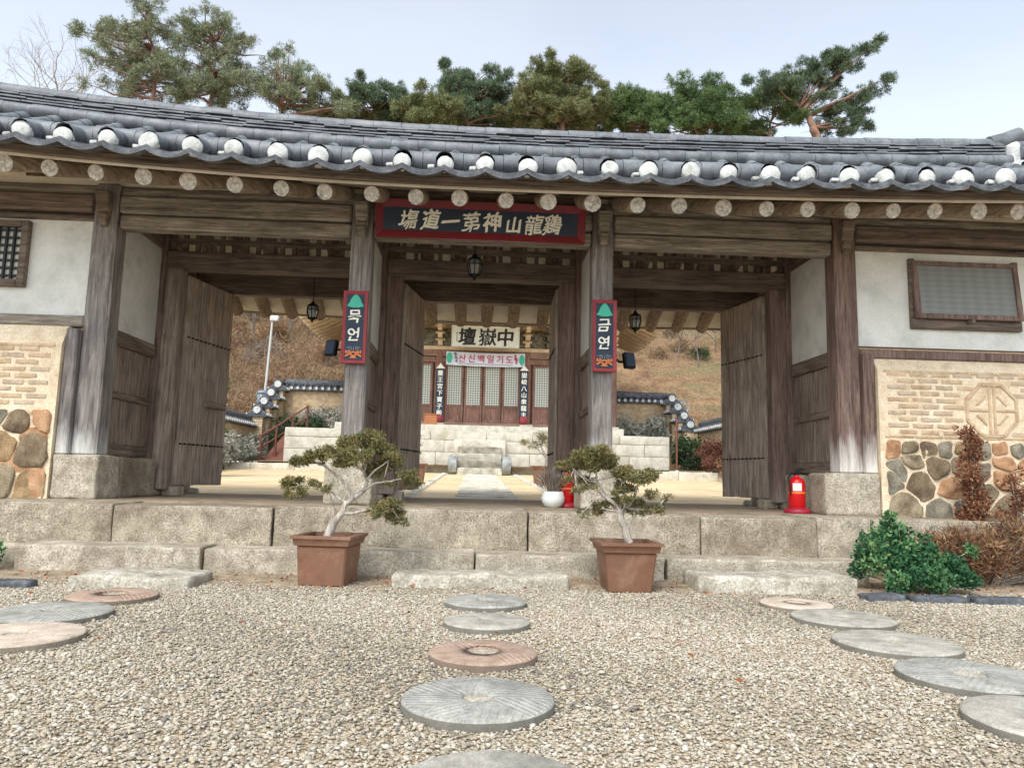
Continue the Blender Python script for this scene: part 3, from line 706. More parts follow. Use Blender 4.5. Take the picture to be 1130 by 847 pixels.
# ================================================================== PLATFORM, STEPS, STONES
pf = thing('stone_platform', 'long granite platform carrying the wooden gate', 'platform', (0,0,0))
xs_ = [-7.6, -5.6, -3.15, -1.78, .47, 2.03, 3.10, 3.62, 5.3, 7.6]
for i in range(len(xs_)-1):
    b = MB(); b.rock(xs_[i]+.006, xs_[i+1]-.006, -.72-.012*(i % 3), -.12, -.05, .545-.008*((i*7) % 3), .008, 4.5, seed=i*5+1, rd=.013, step=.05); b.build('granite_block', M['granite'], pf)
b = MB(); b.box(-7.6, 7.6, -.118, 2.88, -.04, .545); b.build('platform_floor', M['platform_top'], pf)
b = MB(); b.box(-7.6, 7.6, 2.884, 3.1, -.04, .535); b.build('back_edge', M['granite_light'], pf)
for (x0, x1, z1, lab) in ((-3.72,-2.24,.215,'long rough granite step slab at the left end of the step row'), (-2.22,-.005,.205,'granite step slab behind the left bonsai pot'),
                         (.005,1.60,.200,'granite step slab behind the right bonsai pot'), (1.62,3.37,.195,'weathered granite step slab at the right end below the red extinguisher')):
    b = MB(); b.rock(x0, x1, -1.13+.02*rnd.random(), -.73, -.06, z1, .011, 3.5, seed=int(x0*7)+50, rd=.018, step=.05); tag(b.build('step_slab', M['granite_light']), lab, 'step slab', 'granite slabs of the lower step')
b = MB(); b.rock(-4.9, -3.78, -.98, -.73, -.06, .195, .014, 4, seed=77, rd=.03, step=.05); tag(b.build('step_slab', M['granite']), 'short dirty granite slab set back at the far left of the steps', 'step slab', 'granite slabs of the lower step')
for (q, lab, s_) in (((-.62,.72,-1.68,-1.24,-.05,.105), 'narrow grey landing stone before the central step', 3), ((1.72,2.95,-1.72,-1.22,-.05,.125), 'rough pale landing stone with broken front on the right', 8),
                     ((-2.86,-2.02,-1.95,-1.42,-.05,.085), 'flat whitish landing stone before the left doorway', 5)):
    b = MB(); b.rock(*q, amp=.026, fr=2.6, seed=s_, rd=.028, step=.04); tag(b.build('landing_stone', M['landing']), lab, 'landing stone', 'landing stones before the steps')
# millstones
def mill_mat(name, cols, groove=True):
    m, n, l, b = base_mat(name); v = coords(n, l, rand=True); 
    tc = n.new('ShaderNodeTexCoord'); sp = n.new('ShaderNodeSeparateXYZ'); l.new(tc.outputs['Object'], sp.inputs[0])
    ang = mathn(n, l, 'ARCTAN2', sp.outputs[1], sp.outputs[0])
    rr = mathn(n, l, 'SQRT', mathn(n, l, 'ADD', mathn(n, l, 'MULTIPLY', sp.outputs[0], sp.outputs[0]), mathn(n, l, 'MULTIPLY', sp.outputs[1], sp.outputs[1])))
    # eight sectors of parallel furrows
    seg = mathn(n, l, 'MULTIPLY', ang, 8/(2*PI)); fr_ = mathn(n, l, 'FRACT', mathn(n, l, 'ADD', seg, 8)); la = mathn(n, l, 'MULTIPLY', mathn(n, l, 'SUBTRACT', fr_, .0), 2*PI/8)
    tv = mathn(n, l, 'MULTIPLY', rr, mathn(n, l, 'SINE', la)); gw = mathn(n, l, 'SINE', mathn(n, l, 'MULTIPLY', tv, 2*PI/.028))
    a = ntex(n, l, v, 11, 8, .7); f = ntex(n, l, v, 120, 3, .7)
    c = ramp(n, l, a, [srgb(x) for x in cols]); c = mix(n, l, 1., c, ramp(n, l, f, [(.72,)*3,(1,)*3,(1.25,)*3], [.33,.5,.67]), 'MULTIPLY')
    side = mathn(n, l, 'LESS_THAN', sp.outputs[2], .030)          # darker tone on the rim, below the top face
    c = mix(n, l, mathn(n, l, 'MULTIPLY', side, .75), c, srgb((84,80,70)))
    c = mix(n, l, ramp(n, l, ntex(n, l, v, 4, 5, .65), [(0,)*3,(.6,)*3], [.5,.68]), c, tuple(x*.75 for x in srgb(cols[0])))
    l.new(c, b.inputs['Base Color']); b.inputs['Roughness'].default_value = .92
    top = mathn(n, l, 'GREATER_THAN', sp.outputs[2], .034)
    h = mathn(n, l, 'ADD', mathn(n, l, 'MULTIPLY', mathn(n, l, 'MULTIPLY', gw, top), .5 if groove else .08), mathn(n, l, 'ADD', a, mathn(n, l, 'MULTIPLY', f, .5)))
    bump(n, l, b, h, .6, .006); return m
MG = mill_mat('millstone_grey', [(124,124,116), (158,157,149), (184,182,173)]); MG2 = mill_mat('millstone_worn', [(132,129,118), (166,162,150), (190,186,174)], False)
MP = mill_mat('millstone_pink', [(142,118,100), (168,144,126), (188,166,148)]); MC = mill_mat('millstone_cream', [(168,150,132), (196,180,162), (212,200,184)], False)
def millstone(x, y, r_, mat, label, hole=.045, seed=0, squash=1):
    t = MB(); n_ = 56; rs = random.Random(seed)
    def rr(j, q): a_ = 2*PI*j/n_; return q*(1+.014*noise.noise((math.cos(a_)*2+seed, math.sin(a_)*2, 0))+.01*noise.noise((math.cos(a_)*7+seed, math.sin(a_)*7, 4)))
    rings = []
    for q, z in ((r_, -.03), (r_, .027), (r_*.99, .034), (r_*.96, .038), (r_*.55, .042), (r_*.3, .042), (hole*1.3, .041), (hole, .035), (hole*.95, .0)):
        rings.append([(rr(j, q)*math.cos(2*PI*j/n_), rr(j, q)*squash*math.sin(2*PI*j/n_), z+(.003*noise.noise((q*5*math.cos(j*.11)+seed, q*9*math.sin(j*.11), 1)) if z > .02 else 0)) for j in range(n_)])
    t.grid([q+[q[0]] for q in rings])
    o = t.build('millstone', mat); o.location = (x, y, 0); o.rotation_euler = (0, 0, rs.random()*6)
    tag(o, label, 'millstone', 'old millstones laid as stepping stones'); 
    b = MB(); b.lathe([(0,.036),(hole*.97,.031)], n=20); b.build('hole_fill', M['granite_light'], o)
    return o
ms = [(.045,-5.40,.27,MG2,'grooved grey millstone cut off by the bottom of the picture'), (.013,-4.60,.282,MG,'large blue grey millstone with radial furrows, nearest whole one in the middle row'),
      (.041,-3.87,.252,MP,'pinkish furrowed millstone in the middle row'), (.071,-3.11,.245,MG2,'pale grey millstone with light centre just beyond the pink one'), (.076,-2.42,.272,MG,'dark grey millstone right before the central landing stone'),
      (-2.33,-2.40,.275,MP,'pink millstone beside the whitish landing stone on the left'), (-2.381,-3.02,.32,MG,'blue grey millstone in the left row between two pinkish ones'), (-2.213,-3.62,.30,MC,'pinkish cream millstone nearest the camera on the left edge'),
      (2.20,-2.33,.24,MC,'small cream slab touching the broken landing stone on the right'), (2.267,-2.84,.30,MG2,'worn grey millstone with two dark pits in the right row'), (2.201,-3.53,.31,MG2,'wide grey millstone, second in the right row from the camera side of the cream slab'),
      (2.162,-4.18,.295,MG,'large blue grey millstone in the right row by the picture edge'), (2.06,-4.80,.30,MG2,'grey millstone cut off by the right edge of the picture')]
for i, (x, y, r_, m_, lab) in enumerate(ms): millstone(x, y, r_, m_, lab, seed=i*3+1, hole=.042+.012*(i % 3))
# dark roof-tile edging
for i, (x, y, L, rz_) in enumerate(((-3.33,-1.95,.5,0), (3.02,-1.93,.30,.05), (3.42,-1.97,.42,-.04), (3.87,-2.0,.42,.03), (4.32,-2.0,.42,-.02))):
    b = MB(); b.rock(-L/2, L/2, -.07, .07, -.03, .05, .008, 8, seed=i, rd=.02, step=.05); o = b.build('edging_tile', M['tile_dark']); o.location = (x, y, 0); o.rotation_euler = (0, 0, rz_)
    tag(o, ['dark edging tile half buried at the left picture edge', 'small dark edging tile below the green shrub', 'grey edging tile right of the green shrub', 'grey edging tile below the dry brown plants', 'last grey edging tile at the right picture edge'][i], 'edging tile', 'dark tiles edging the gravel')
# gravel: loose pebbles, one mass
def pebbles():
    rs = np.random.RandomState(5); N = 270000
    x = rs.uniform(-4.6, 4.6, N); u = rs.rand(N); y = -5.85+u*4.65
    keep = (np.abs(x+.0) < .62*(y+7.45)*1.25+.35)
    edge = y > -1.86+.16*np.sin(x*2.1)+.1*np.sin(x*5.3); keep &= ~(edge & (rs.rand(N) < np.clip(.45+(y+1.9)*.7, 0, .93)))
    for (mx, my, r_, *_) in ms: keep &= ((x-mx)**2+(y-my)**2 > (r_+.002)**2)
    for (a0, a1, b0, b1) in ((-.62,.72,-1.68,-1.24), (1.72,2.95,-1.72,-1.22), (-2.86,-2.02,-1.95,-1.42)): keep &= ~((x > a0) & (x < a1) & (y > b0) & (y < b1))
    x, y = x[keep], y[keep]; n = len(x)
    t = (1+5**.5)/2; ico = np.array([(-1,t,0),(1,t,0),(-1,-t,0),(1,-t,0),(0,-1,t),(0,1,t),(0,-1,-t),(0,1,-t),(t,0,-1),(t,0,1),(-t,0,-1),(-t,0,1)]); ico /= np.linalg.norm(ico[0])
    F = np.array([(0,11,5),(0,5,1),(0,1,7),(0,7,10),(0,10,11),(1,5,9),(5,11,4),(11,10,2),(10,7,6),(7,1,8),(3,9,4),(3,4,2),(3,2,6),(3,6,8),(3,8,9),(4,9,5),(2,4,11),(6,2,10),(8,6,7),(9,8,1)])
    s = rs.lognormal(math.log(.0062), .32, n).clip(.003, .015)
    ax = np.stack([rs.uniform(.8,1.35,n), rs.uniform(.7,1.1,n), rs.uniform(.3,.58,n)], 1)
    V = ico[None]*(1+rs.uniform(-.16,.16,(n,12,1)))*ax[:,None]*s[:,None,None]
    a = rs.uniform(0,2*PI,n); tl = rs.normal(0,.4,n)
    c_, s_ = np.cos(tl)[:,None], np.sin(tl)[:,None]; Y, Z = V[:,:,1]*c_-V[:,:,2]*s_, V[:,:,1]*s_+V[:,:,2]*c_; V = np.stack([V[:,:,0], Y, Z], 2)
    c_, s_ = np.cos(a)[:,None], np.sin(a)[:,None]; X, Y = V[:,:,0]*c_-V[:,:,1]*s_, V[:,:,0]*s_+V[:,:,1]*c_
    zb = s*.28+rs.rand(n)*.006
    V = np.stack([X+x[:,None], Y+y[:,None], V[:,:,2]+zb[:,None]], 2).reshape(-1,3)
    FF = (F[None]+12*np.arange(n)[:,None,None]).reshape(-1,3)
    me = bpy.data.meshes.new('gravel'); me.vertices.add(len(V)); me.vertices.foreach_set('co', V.ravel()); me.loops.add(FF.size); me.loops.foreach_set('vertex_index', FF.ravel().astype(np.int32))
    k = len(FF); me.polygons.add(k); me.polygons.foreach_set('loop_start', np.arange(0,3*k,3,dtype=np.int32)); me.polygons.foreach_set('loop_total', np.full(k,3,dtype=np.int32)); me.polygons.foreach_set('use_smooth', np.ones(k, dtype=bool)); me.update(calc_edges=True)
    at_ = me.attributes.new('tint','FLOAT','POINT'); at_.data.foreach_set('value', np.repeat(np.clip(rs.rand(n)*.86+.10*np.sin(x*1.7+1.3*np.sin(y*1.9))+.10*np.sin(y*2.3+x*.8+2)+.03, 0, 1), 12).astype(np.float32))
    m = foliage('pebble', [(120,116,109),(152,143,127),(171,159,137),(181,170,150),(188,182,169),(200,195,184),(173,152,130)], .85, pos=[0,.14,.35,.55,.75,.92,1])
    me.materials.append(m); o = bpy.data.objects.new('gravel', me); COL.objects.link(o); o['kind'] = 'stuff'
    o['label'] = 'cream and grey loose gravel spread over the forecourt'; o['category'] = 'gravel'
pebbles()
# fallen leaves and crumbs along the step
rs = np.random.RandomState(8); n = 520
P = np.stack([rs.uniform(-4.4,4.6,n), -1.16-np.abs(rs.normal(0,.32,n))*np.where(rs.rand(n) < .12, 6, 1), np.full(n,.025)], 1); D = rs.normal(size=(n,3)); D[:,2] *= .25
o = leaf_object('fallen_leaves', M['fallen'], None, P, D, rs.uniform(.015,.05,n), rs.uniform(.01,.025,n), rs.rand(n), .2); tag(o, 'brown fallen leaves strewn along the foot of the steps', 'fallen leaves', kind='stuff')

# ================================================================== BONSAI POTS
FX, FCX, FCY = 820.3, 565, 423.5
def at(px, py, Y):
    d = fw*FX+rt*(px-FCX)-up*(py-FCY); t = (Y+7.4525)/d.y; return Vector((-.024, -7.4525, .834))+d*t
def planter(par, top, bot, h, rim=.07):
    def ring(hw, z): return [(-hw,-hw,z),(hw,-hw,z),(hw,hw,z),(-hw,hw,z)]
    b = MB(); b.hexa(ring(bot/2, 0), ring(top/2-.03, h-rim)); pot = b.build('pot', M['terracotta'], par, .012)
    b = MB(); o1, o2 = ring(top/2-.016, h-rim+.001), ring(top/2, h)
    i1, i2 = ring(top/2-.05, h-rim+.001), ring(top/2-.04, h)
    for k in range(4):
        q = (k+1) % 4; b.add([o1[k],o1[q],o2[q],o2[k],i1[k],i1[q],i2[q],i2[k]], [(0,1,2,3),(5,4,7,6),(3,2,6,7),(1,0,4,5)])
    e1, e2 = ring(top/2+.012, h-.018), ring(top/2+.012, h+.004); j1, j2 = ring(top/2-.03, h-.017), ring(top/2-.03, h+.004)
    for k in range(4):
        q = (k+1) % 4; b.add([e1[k],e1[q],e2[q],e2[k],j1[k],j1[q],j2[q],j2[k]], [(0,1,2,3),(3,2,6,7),(1,0,4,5),(5,4,7,6)])
    b.build('rim', M['terracotta'], pot)
    b = MB(); b.rock(-top/2+.05, top/2-.05, -top/2+.05, top/2-.05, h-rim-.03, h-.035, .015, 9, rd=.02, step=.06); b.build('soil', M['potsoil'], par)
def bonsai(name, label, px, py, Y, rz_, top, bot, h, pads, limbs, seed, sc=142, zoomf=(1,0,0), mat='juniper', nblade=1.0):
    base = at(px, py, Y); base.z = base.z if Y > 3 else 0.0; base.y += bot/2; Y = base.y
    t = thing(name, label, 'potted bonsai', base, rz_, 'junipers in square brown pots')
    planter(t, top, bot, h)
    rs = np.random.RandomState(seed); inv = Matrix.Rotation(-rz_, 3, 'Z')
    def loc(q, dy=0): p = at(zoomf[1]+q[0]/zoomf[0], zoomf[2]+q[1]/zoomf[0], Y); p.y += dy; return inv @ (p-base)
    tb = MB(); tips = []
    for pts, r0, r1 in limbs:
        k = len(pts); pp = [loc(q[:2], q[2] if len(q) > 2 else 0) for q in pts]
        fine = []
        for a_ in range(k-1):
            for s in (0, .33, .67): fine.append(pp[a_].lerp(pp[a_+1], s)+Vector(noise.noise_vector(pp[a_]*9+Vector((s,0,0))))*.012*(1 if s else 0))
        fine.append(pp[-1]); m_ = len(fine)
        tb.tube(fine, [r0+(r1-r0)*j/(m_-1) for j in range(m_)], 8)
    px_m = (at(px+100, py, Y)-at(px, py, Y)).length/100
    cl = []
    for q in pads:
        dy = (rs.rand()-.5)*.34*min(1, q[2]/60); c = loc(q[:2], dy); r_ = q[2]/zoomf[0]*px_m*1.38
        nsub = max(6, int(q[2]/3.4))
        for k in range(nsub):
            a_ = rs.rand()*2*PI; rr_ = r_*math.sqrt(rs.rand())*.8
            cl.append((c.x+rr_*math.cos(a_), c.y+rr_*math.sin(a_)*.9, c.z+r_*(rs.rand()-.55)*.55-abs(rr_)*.12, r_*(.22+.2*rs.rand()), .8)); tb.tube([c, Vector(cl[-1][:3])], [.0035, .002], 4)
        near = min((loc(l_[0][-1][:2], l_[0][-1][2] if len(l_[0][-1]) > 2 else 0) for l_ in limbs), key=lambda p: (p-c).length)
        tb.tube([near, near.lerp(c, .5)+Vector((0,0,.01)), c], [.007, .005, .003], 5)
    tb.build('trunk', M['bark_grey'], t)
    P, D, T_ = clump_cloud(cl, 27000*nblade, 4, .03, rs, .85, .5, .75, .1)
    leaf_object('foliage', M[mat], t, P, D, rs.uniform(.010,.034,len(P)), rs.uniform(.004,.009,len(P)), T_, .2)
    return t
padsL = [(130,195,50),(85,305,48),(120,345,42),(185,310,36),(265,330,30),(215,180,45),(285,160,50),(300,205,36),(370,120,62),(440,90,66),(500,140,55),(400,180,60),(350,205,36),(480,215,52),(470,250,40),(560,185,45),(570,215,36),(640,270,45),(650,305,40),(555,310,26),(520,300,22),(540,405,48),(585,400,30),(570,450,48),(600,485,32),(500,445,34),(480,410,28)]
limbsL = [([(255,570),(270,520),(285,470),(292,425)], .035, .006), ([(262,560),(300,480),(330,450),(345,405),(380,378)], .03, .02), ([(380,378),(355,330),(325,290),(240,225),(180,200)], .016, .006), ([(380,378),(430,340,.05),(442,300,.05),(430,255),(445,200)], .02, .006), ([(345,405),(310,375),(290,355),(240,330),(130,320)], .011, .004),
          ([(335,450),(380,450),(440,438),(490,435),(560,430)], .014, .005), ([(430,340),(480,310),(560,300),(640,285)], .01, .004), ([(430,255),(395,225),(340,180)], .01, .004), ([(442,290),(480,250),(550,200)], .01, .004)]
bonsai('potted_bonsai', 'gnarled bonsai juniper in a brown pot before the left middle post', 356, 659, -1.70, R(-8), .445, .35, .37, padsL, limbsL, 3, zoomf=(4.236,300,460))
padsR = [(270,90,62),(210,120,58),(330,110,55),(150,150,50),(110,145,34),(240,150,50),(300,150,50),(130,230,36),(165,285,28),(235,235,38),(230,265,30),(350,145,40),(400,190,52),(440,180,44),(470,220,50),(530,200,48),(545,230,42),(440,260,44),(390,285,38),(555,290,30),(560,320,22),(635,310,18),(630,340,14),(580,385,34),(600,370,22),(500,350,34),(500,400,28),(310,370,40),(290,400,28),(370,350,38),(400,330,30),(205,395,24),(215,420,18),(440,330,36),(430,390,30)]
limbsR = [([(445,560),(425,500),(405,450),(400,405)], .034, .024), ([(430,490),(445,465),(450,455)], .012, .004), ([(400,405),(375,360),(330,330),(285,290),(275,250),(270,150)], .02, .006), ([(400,405),(440,380,.05),(475,330,.05),(480,280),(500,230)], .018, .006), ([(330,330),(280,235),(360,215),(420,200)], .01, .004), ([(400,400),(350,390),(310,380)], .01, .004),
          ([(440,380),(510,390),(580,385),(630,330)], .011, .004), ([(275,250),(235,240),(160,180)], .009, .003), ([(330,330),(260,340),(205,400)], .008, .003), ([(475,330),(540,300)], .007, .003)]
bonsai('potted_bonsai', 'spreading bonsai juniper in a brown pot before the right middle post', 695, 664, -1.78, R(1.5), .455, .325, .37, padsR, limbsR, 5, zoomf=(4.706,600,480))
# two more in the courtyard (base on the sandy ground)
for (px, py, lab, pads, limbs, sd) in ((600, 535, 'distant potted juniper on the sand right of the stone path', [(595,478,10),(586,489,9),(580,488,7),(602,484,10),(606,492,8),(596,490,6)], [([(601,518),(603,505),(598,495),(594,482)], .03, .01), ([(603,505),(590,492),(583,489)], .02, .008), ([(602,503),(606,494)], .02, .008)], 11),
                                       (456, 533, 'distant potted juniper half hidden by the left leaf of the central door', [(456,478,8),(459,488,9),(452,486,8),(458,497,6)], [([(456,516),(458,505),(455,495),(456,482)], .03, .01), ([(458,505),(459,498)], .02, .008)], 12)):
    Y = 4.6
    for _ in range(30):
        p = at(px, py, Y); Y += (p.z-cz(Y))*3 if abs(p.z-cz(Y)) > .001 else 0; Y = max(3.4, min(12, Y))
    bonsai('potted_bonsai', lab, px, py, Y, 0, .52, .38, .42, pads, limbs, sd, nblade=.3)

# ================================================================== WRITING
def glyph(ch, size, cx_, cz_, bold=.0, warp=0, sx=1.0, depth=.004, rot=0, seed=0):
    """mesh data for one character in the xz plane facing -y"""
    c = bpy.data.curves.new('t', 'FONT'); c.body = ch; c.extrude = depth/size/2; c.resolution_u = 3
    o = bpy.data.objects.new('t', c); COL.objects.link(o); dg = bpy.context.evaluated_depsgraph_get(); dg.update()
    me = bpy.data.meshes.new_from_object(o.evaluated_get(dg)); COL.objects.unlink(o); bpy.data.objects.remove(o); bpy.data.curves.remove(c)
    if bold:
        vv = [tuple(q.co) for q in me.vertices]; ff = [tuple(p.vertices) for p in me.polygons]; n0 = len(vv); V_, F_ = [], []
        for k, (dx, dy) in enumerate(((0,0), (bold,bold*.6), (-bold,-bold*.6), (bold*.7,-bold*.7))):
            V_ += [(x+dx, y+dy, z+k*.0008/size) for x, y, z in vv]; F_ += [tuple(i+k*n0 for i in f) for f in ff]
        me = bpy.data.meshes.new('t'); me.from_pydata(V_, [], F_); me.update()
    n = len(me.vertices); V = np.empty(n*3); me.vertices.foreach_get('co', V); V = V.reshape(-1,3)
    u, v = V[:,0]-.5, V[:,1]-.38
    if warp:
        u2 = u+warp*.35*v+warp*.12*np.sin(v*7+seed); v2 = v+warp*.22*u*1.0+warp*.10*np.sin(u*8+seed*2); u, v = u2, v2
    ca, sa = math.cos(rot), math.sin(rot); u, v = u*ca-v*sa, u*sa+v*ca
    V = np.stack([cx_+u*size*sx, -V[:,2]*size, cz_+v*size], 1); me.vertices.foreach_set('co', V.ravel()); me.update()
    return me
def put_char(ch, parent, mat, *a, y=0, name='character', **k):
    me = glyph(ch, *a, **k); me.name = name; me.materials.clear(); me.materials.append(mat)
    for p in me.polygons: p.material_index = 0
    o = bpy.data.objects.new(name, me); COL.objects.link(o); o.parent = parent; o.location = (0, y, 0); return o
def board(name, label, wd, ht, loc, tilt, mf, mp, fr=.06, th=.05, frame_out=.0, roll=0):
    t = thing(name, label, 'sign', loc); t.rotation_euler = (tilt, roll, 0)
    b = MB(); b.box(-wd/2+fr*.6, wd/2-fr*.6, -.012, th*.4, -ht/2+fr*.6, ht/2-fr*.6); b.build('panel', mp, t)
    if mf:
        b = MB(); h, v = wd/2, ht/2
        for (o1, i1) in (((-h-frame_out,-v-frame_out,h+frame_out,v+frame_out), (-h+fr,-v+fr,h-fr,v-fr)),):
            O = [(o1[0],-th,o1[1]),(o1[2],-th,o1[1]),(o1[2],-th,o1[3]),(o1[0],-th,o1[3])]; I = [(i1[0],-.013,i1[1]),(i1[2],-.013,i1[1]),(i1[2],-.013,i1[3]),(i1[0],-.013,i1[3])]
            B_ = [(p[0],th*.5,p[2]) for p in O]
            for k in range(4):
                q = (k+1) % 4; b.add([O[k],O[q],I[q],I[k],B_[k],B_[q]], [(0,1,2,3),(4,5,1,0)])
            b.add(B_, [(3,2,1,0)])
        b.build('frame', mf, t, .004)
    return t
ns = board('name_board', 'long navy name board with red frame and eight white characters', 2.08, .375, (-.03, -.30, 3.36), R(9), M['red_frame'], M['sign_navy'], .075, .05)
for k, (ch, px) in enumerate(zip('塲道一苐神山龍鷄', (454, 478, 498.5, 522, 545, 568, 590.5, 611))):
    x = (px-532.5)/231*2.10; put_char(ch, ns, M['letter'], .205 if ch != '山' else .18, x, -.005+.012*math.sin(k*2.1)-.0012*k, y=-.016, bold=(.032 if ch in '一山神道' else .02), warp=.35, sx=.92, seed=k)
b = MB(); b.box(-1.0,1.0,.06,.10,.12,.30); b.build('hanger', M['beam_dark'], ns)
# small plaques on the middle posts
def plaque(px, chars, label, loc):
    t = board('post_plaque', label, .245, .74, loc, 0, M['red_frame2'], M['sign_navy'], .032, .03)
    t['group'] = 'plaques on the middle posts'
    b = MB(); n_ = 9; pts = [(-.085,.215),(-.06,.25),(-.045,.29),(-.02,.325),(0,.335),(.02,.325),(.045,.29),(.06,.25),(.085,.215),(.03,.20),(-.03,.20)]
    b.add([(p[0],-.018,p[1]) for p in pts]+[(p[0],-.011,p[1]) for p in pts], [tuple(range(len(pts)))[::-1]]+[(i, (i+1) % len(pts), (i+1) % len(pts)+len(pts), i+len(pts)) for i in range(len(pts))]); b.build('bell_motif', M['teal'], t)
    put_char(chars[0], t, M['letter'], .15, 0, .115, y=-.016, bold=.022, warp=.3, seed=1); put_char(chars[1], t, M['letter'], .15, 0, -.075, y=-.016, bold=.022, warp=.3, seed=2)
    b = MB()
    for (a0, z0, a1, z1) in ((-.08,-.24,.0,-.30),(.08,-.24,.0,-.30),(-.08,-.30,0,-.25),(.08,-.30,0,-.25),(-.03,-.31,.03,-.31),(-.08,-.265,-.03,-.245),(.08,-.265,.03,-.245)):
        b.tube([(a0,-.016,z0),(a1,-.016,z1)], .010, 6)
    b.build('lotus_motif', M['orange'], t)
    b = MB()
    for a_ in (-.05,-.025,0,.025,.05): b.tube([(a_,-.016,-.235),(a_*.6,-.016,-.20+.02*(1-abs(a_)*15)),(a_*1.4,-.016,-.215)], .006, 5)
    b.build('petal_motif', M['paleblue'], t)
plaque(0, '묵언', 'red framed plaque with two white letters on the left middle post', (-1.268, -.03, 2.305))
plaque(1, '금연', 'red framed plaque with two white letters on the right middle post', (1.262, -.03, 2.300))

# ================================================================== LANTERNS, FLOODLIGHTS
def glass_mat():
    m, n, l, b = base_mat('lantern_glass'); b.inputs['Base Color'].default_value = (*srgb((196,200,200)), 1); b.inputs['Roughness'].default_value = .15; b.inputs['Transmission Weight'].default_value = .6; return m
M['glass'] = glass_mat()
def lantern(label, loc, drop, s=1.0):
    t = thing('hanging_lantern', label, 'lantern', loc, 0, 'black lanterns under the gate roof'); t.scale = (s, s, s)
    b = MB(); b.lathe([(.0,.15),(.015,.145),(.03,.11),(.085,.075),(.09,.066),(.075,.06)], n=8, smooth=False); b.build('cap', M['black_metal'], t)
    b = MB(); b.lathe([(.072,.06),(.078,.0),(.055,-.10)], n=8, smooth=False); b.build('glass', M['glass'], t)
    b = MB()
    for k in range(8):
        a_ = 2*PI*k/8; c_, s_ = math.cos(a_), math.sin(a_); b.tube([(.076*c_,.076*s_,.062),(.083*c_,.083*s_,0),(.06*c_,.06*s_,-.105)], .006, 5)
    b.tube([(.08*math.cos(2*PI*k/16),.08*math.sin(2*PI*k/16),.01) for k in range(17)], .005, 5)
    b.lathe([(.068,-.10),(.07,-.115),(.02,-.14),(.012,-.165),(0,-.17)], n=8); b.build('cage', M['black_metal'], t)
    b = MB(); b.tube([(0,0,.145),(0,0,.145+drop)], .006, 6); b.build('chain', M['black_metal'], t)
lantern('black glazed lantern hanging over the central doorway under the name board', (-.087,.7,3.195), .7)
p = at(345, 343, 2.15); lantern('black lantern hanging at the back of the left doorway', p, .45, .9)
p = at(701, 354, 2.15); lantern('black lantern hanging behind the right middle post', p, .45, .95)
for sx, (px, py), lab in ((-1, (366,384), 'small black floodlight on the left middle post'), (1, (694,398), 'small black floodlight on the right middle post')):
    p = at(px, py, .25); t = thing('floodlight', lab, 'floodlight', p, R(20*sx), 'floodlights on the middle posts'); t.rotation_euler = (R(-12), 0, R(25*sx))
    b = MB(); b.box(-.065,.065,-.03,.03,-.085,.085); b.build('housing', M['black_metal'], t, .008)
    b = MB(); b.box(-.05,.05,-.034,-.031,-.07,.07); b.build('lens', M['sign_navy'], t)
    b = MB(); b.tube([(0,.03,0),(-sx*.08,.06,.0),(-sx*.17,.02,.02)], .012, 6); b.build('bracket', M['black_metal'], t)
# ================================================================== EXTINGUISHERS
def extinguisher(label, loc, s=1.0, rz_=0):
    t = thing('fire_extinguisher', label, 'fire extinguisher', loc, rz_, 'fire extinguishers on the platform'); t.scale = (s,s,s)
    b = MB(); b.lathe([(.135,0),(.14,.01),(.138,.035),(.11,.05),(.092,.06)], n=28); b.build('stand', M['ext_base'], t)
    b = MB(); b.lathe([(.08,.055),(.088,.065),(.088,.30),(.084,.33),(.066,.362),(.035,.378),(.022,.385),(.022,.40)], n=28); cy_ = b.build('cylinder', M['ext_red'], t)
    b = MB(); b.lathe([(.0885,.205),(.0895,.207),(.0895,.222),(.0885,.224)], n=28); b.build('band', M['ext_band'], cy_)
    b = MB(); a0 = R(-150)
    P = [[(.0892*math.cos(a0+R(60)*k/8), .0892*math.sin(a0+R(60)*k/8), z) for k in range(9)] for z in (.235,.315)]; b.grid(P); b.build('paper_label', M['paper'], cy_)
    b = MB(); b.box(-.02,.02,-.02,.02,.40,.425); b.hexa([(-.01,-.012,.425),(.09,-.012,.415),(.09,.012,.415),(-.01,.012,.425)], [(-.01,-.012,.437),(.09,-.012,.427),(.09,.012,.427),(-.01,.012,.437)]); b.hexa([(-.015,-.01,.438),(.02,-.01,.438),(.02,.01,.438),(-.015,.01,.438)], [(.04,-.01,.485),(.065,-.01,.475),(.065,.01,.475),(.04,.01,.485)]); b.build('valve', M['black_metal'], t, .003)
    b = MB(); b.tube([(-.02,0,.41),(-.08,-.02,.42),(-.115,-.03,.37),(-.11,-.04,.30),(-.1,-.04,.2)], .011, 7); b.build('hose', M['black_metal'], t)
p = at(880, 567, .22)
extinguisher('red fire extinguisher in its stand beside the right corner plinth', (p.x, .22, .545), .98, R(10))
extinguisher('red fire extinguisher behind the small white flower pot', (.955, .42, .545), .92, R(-70))
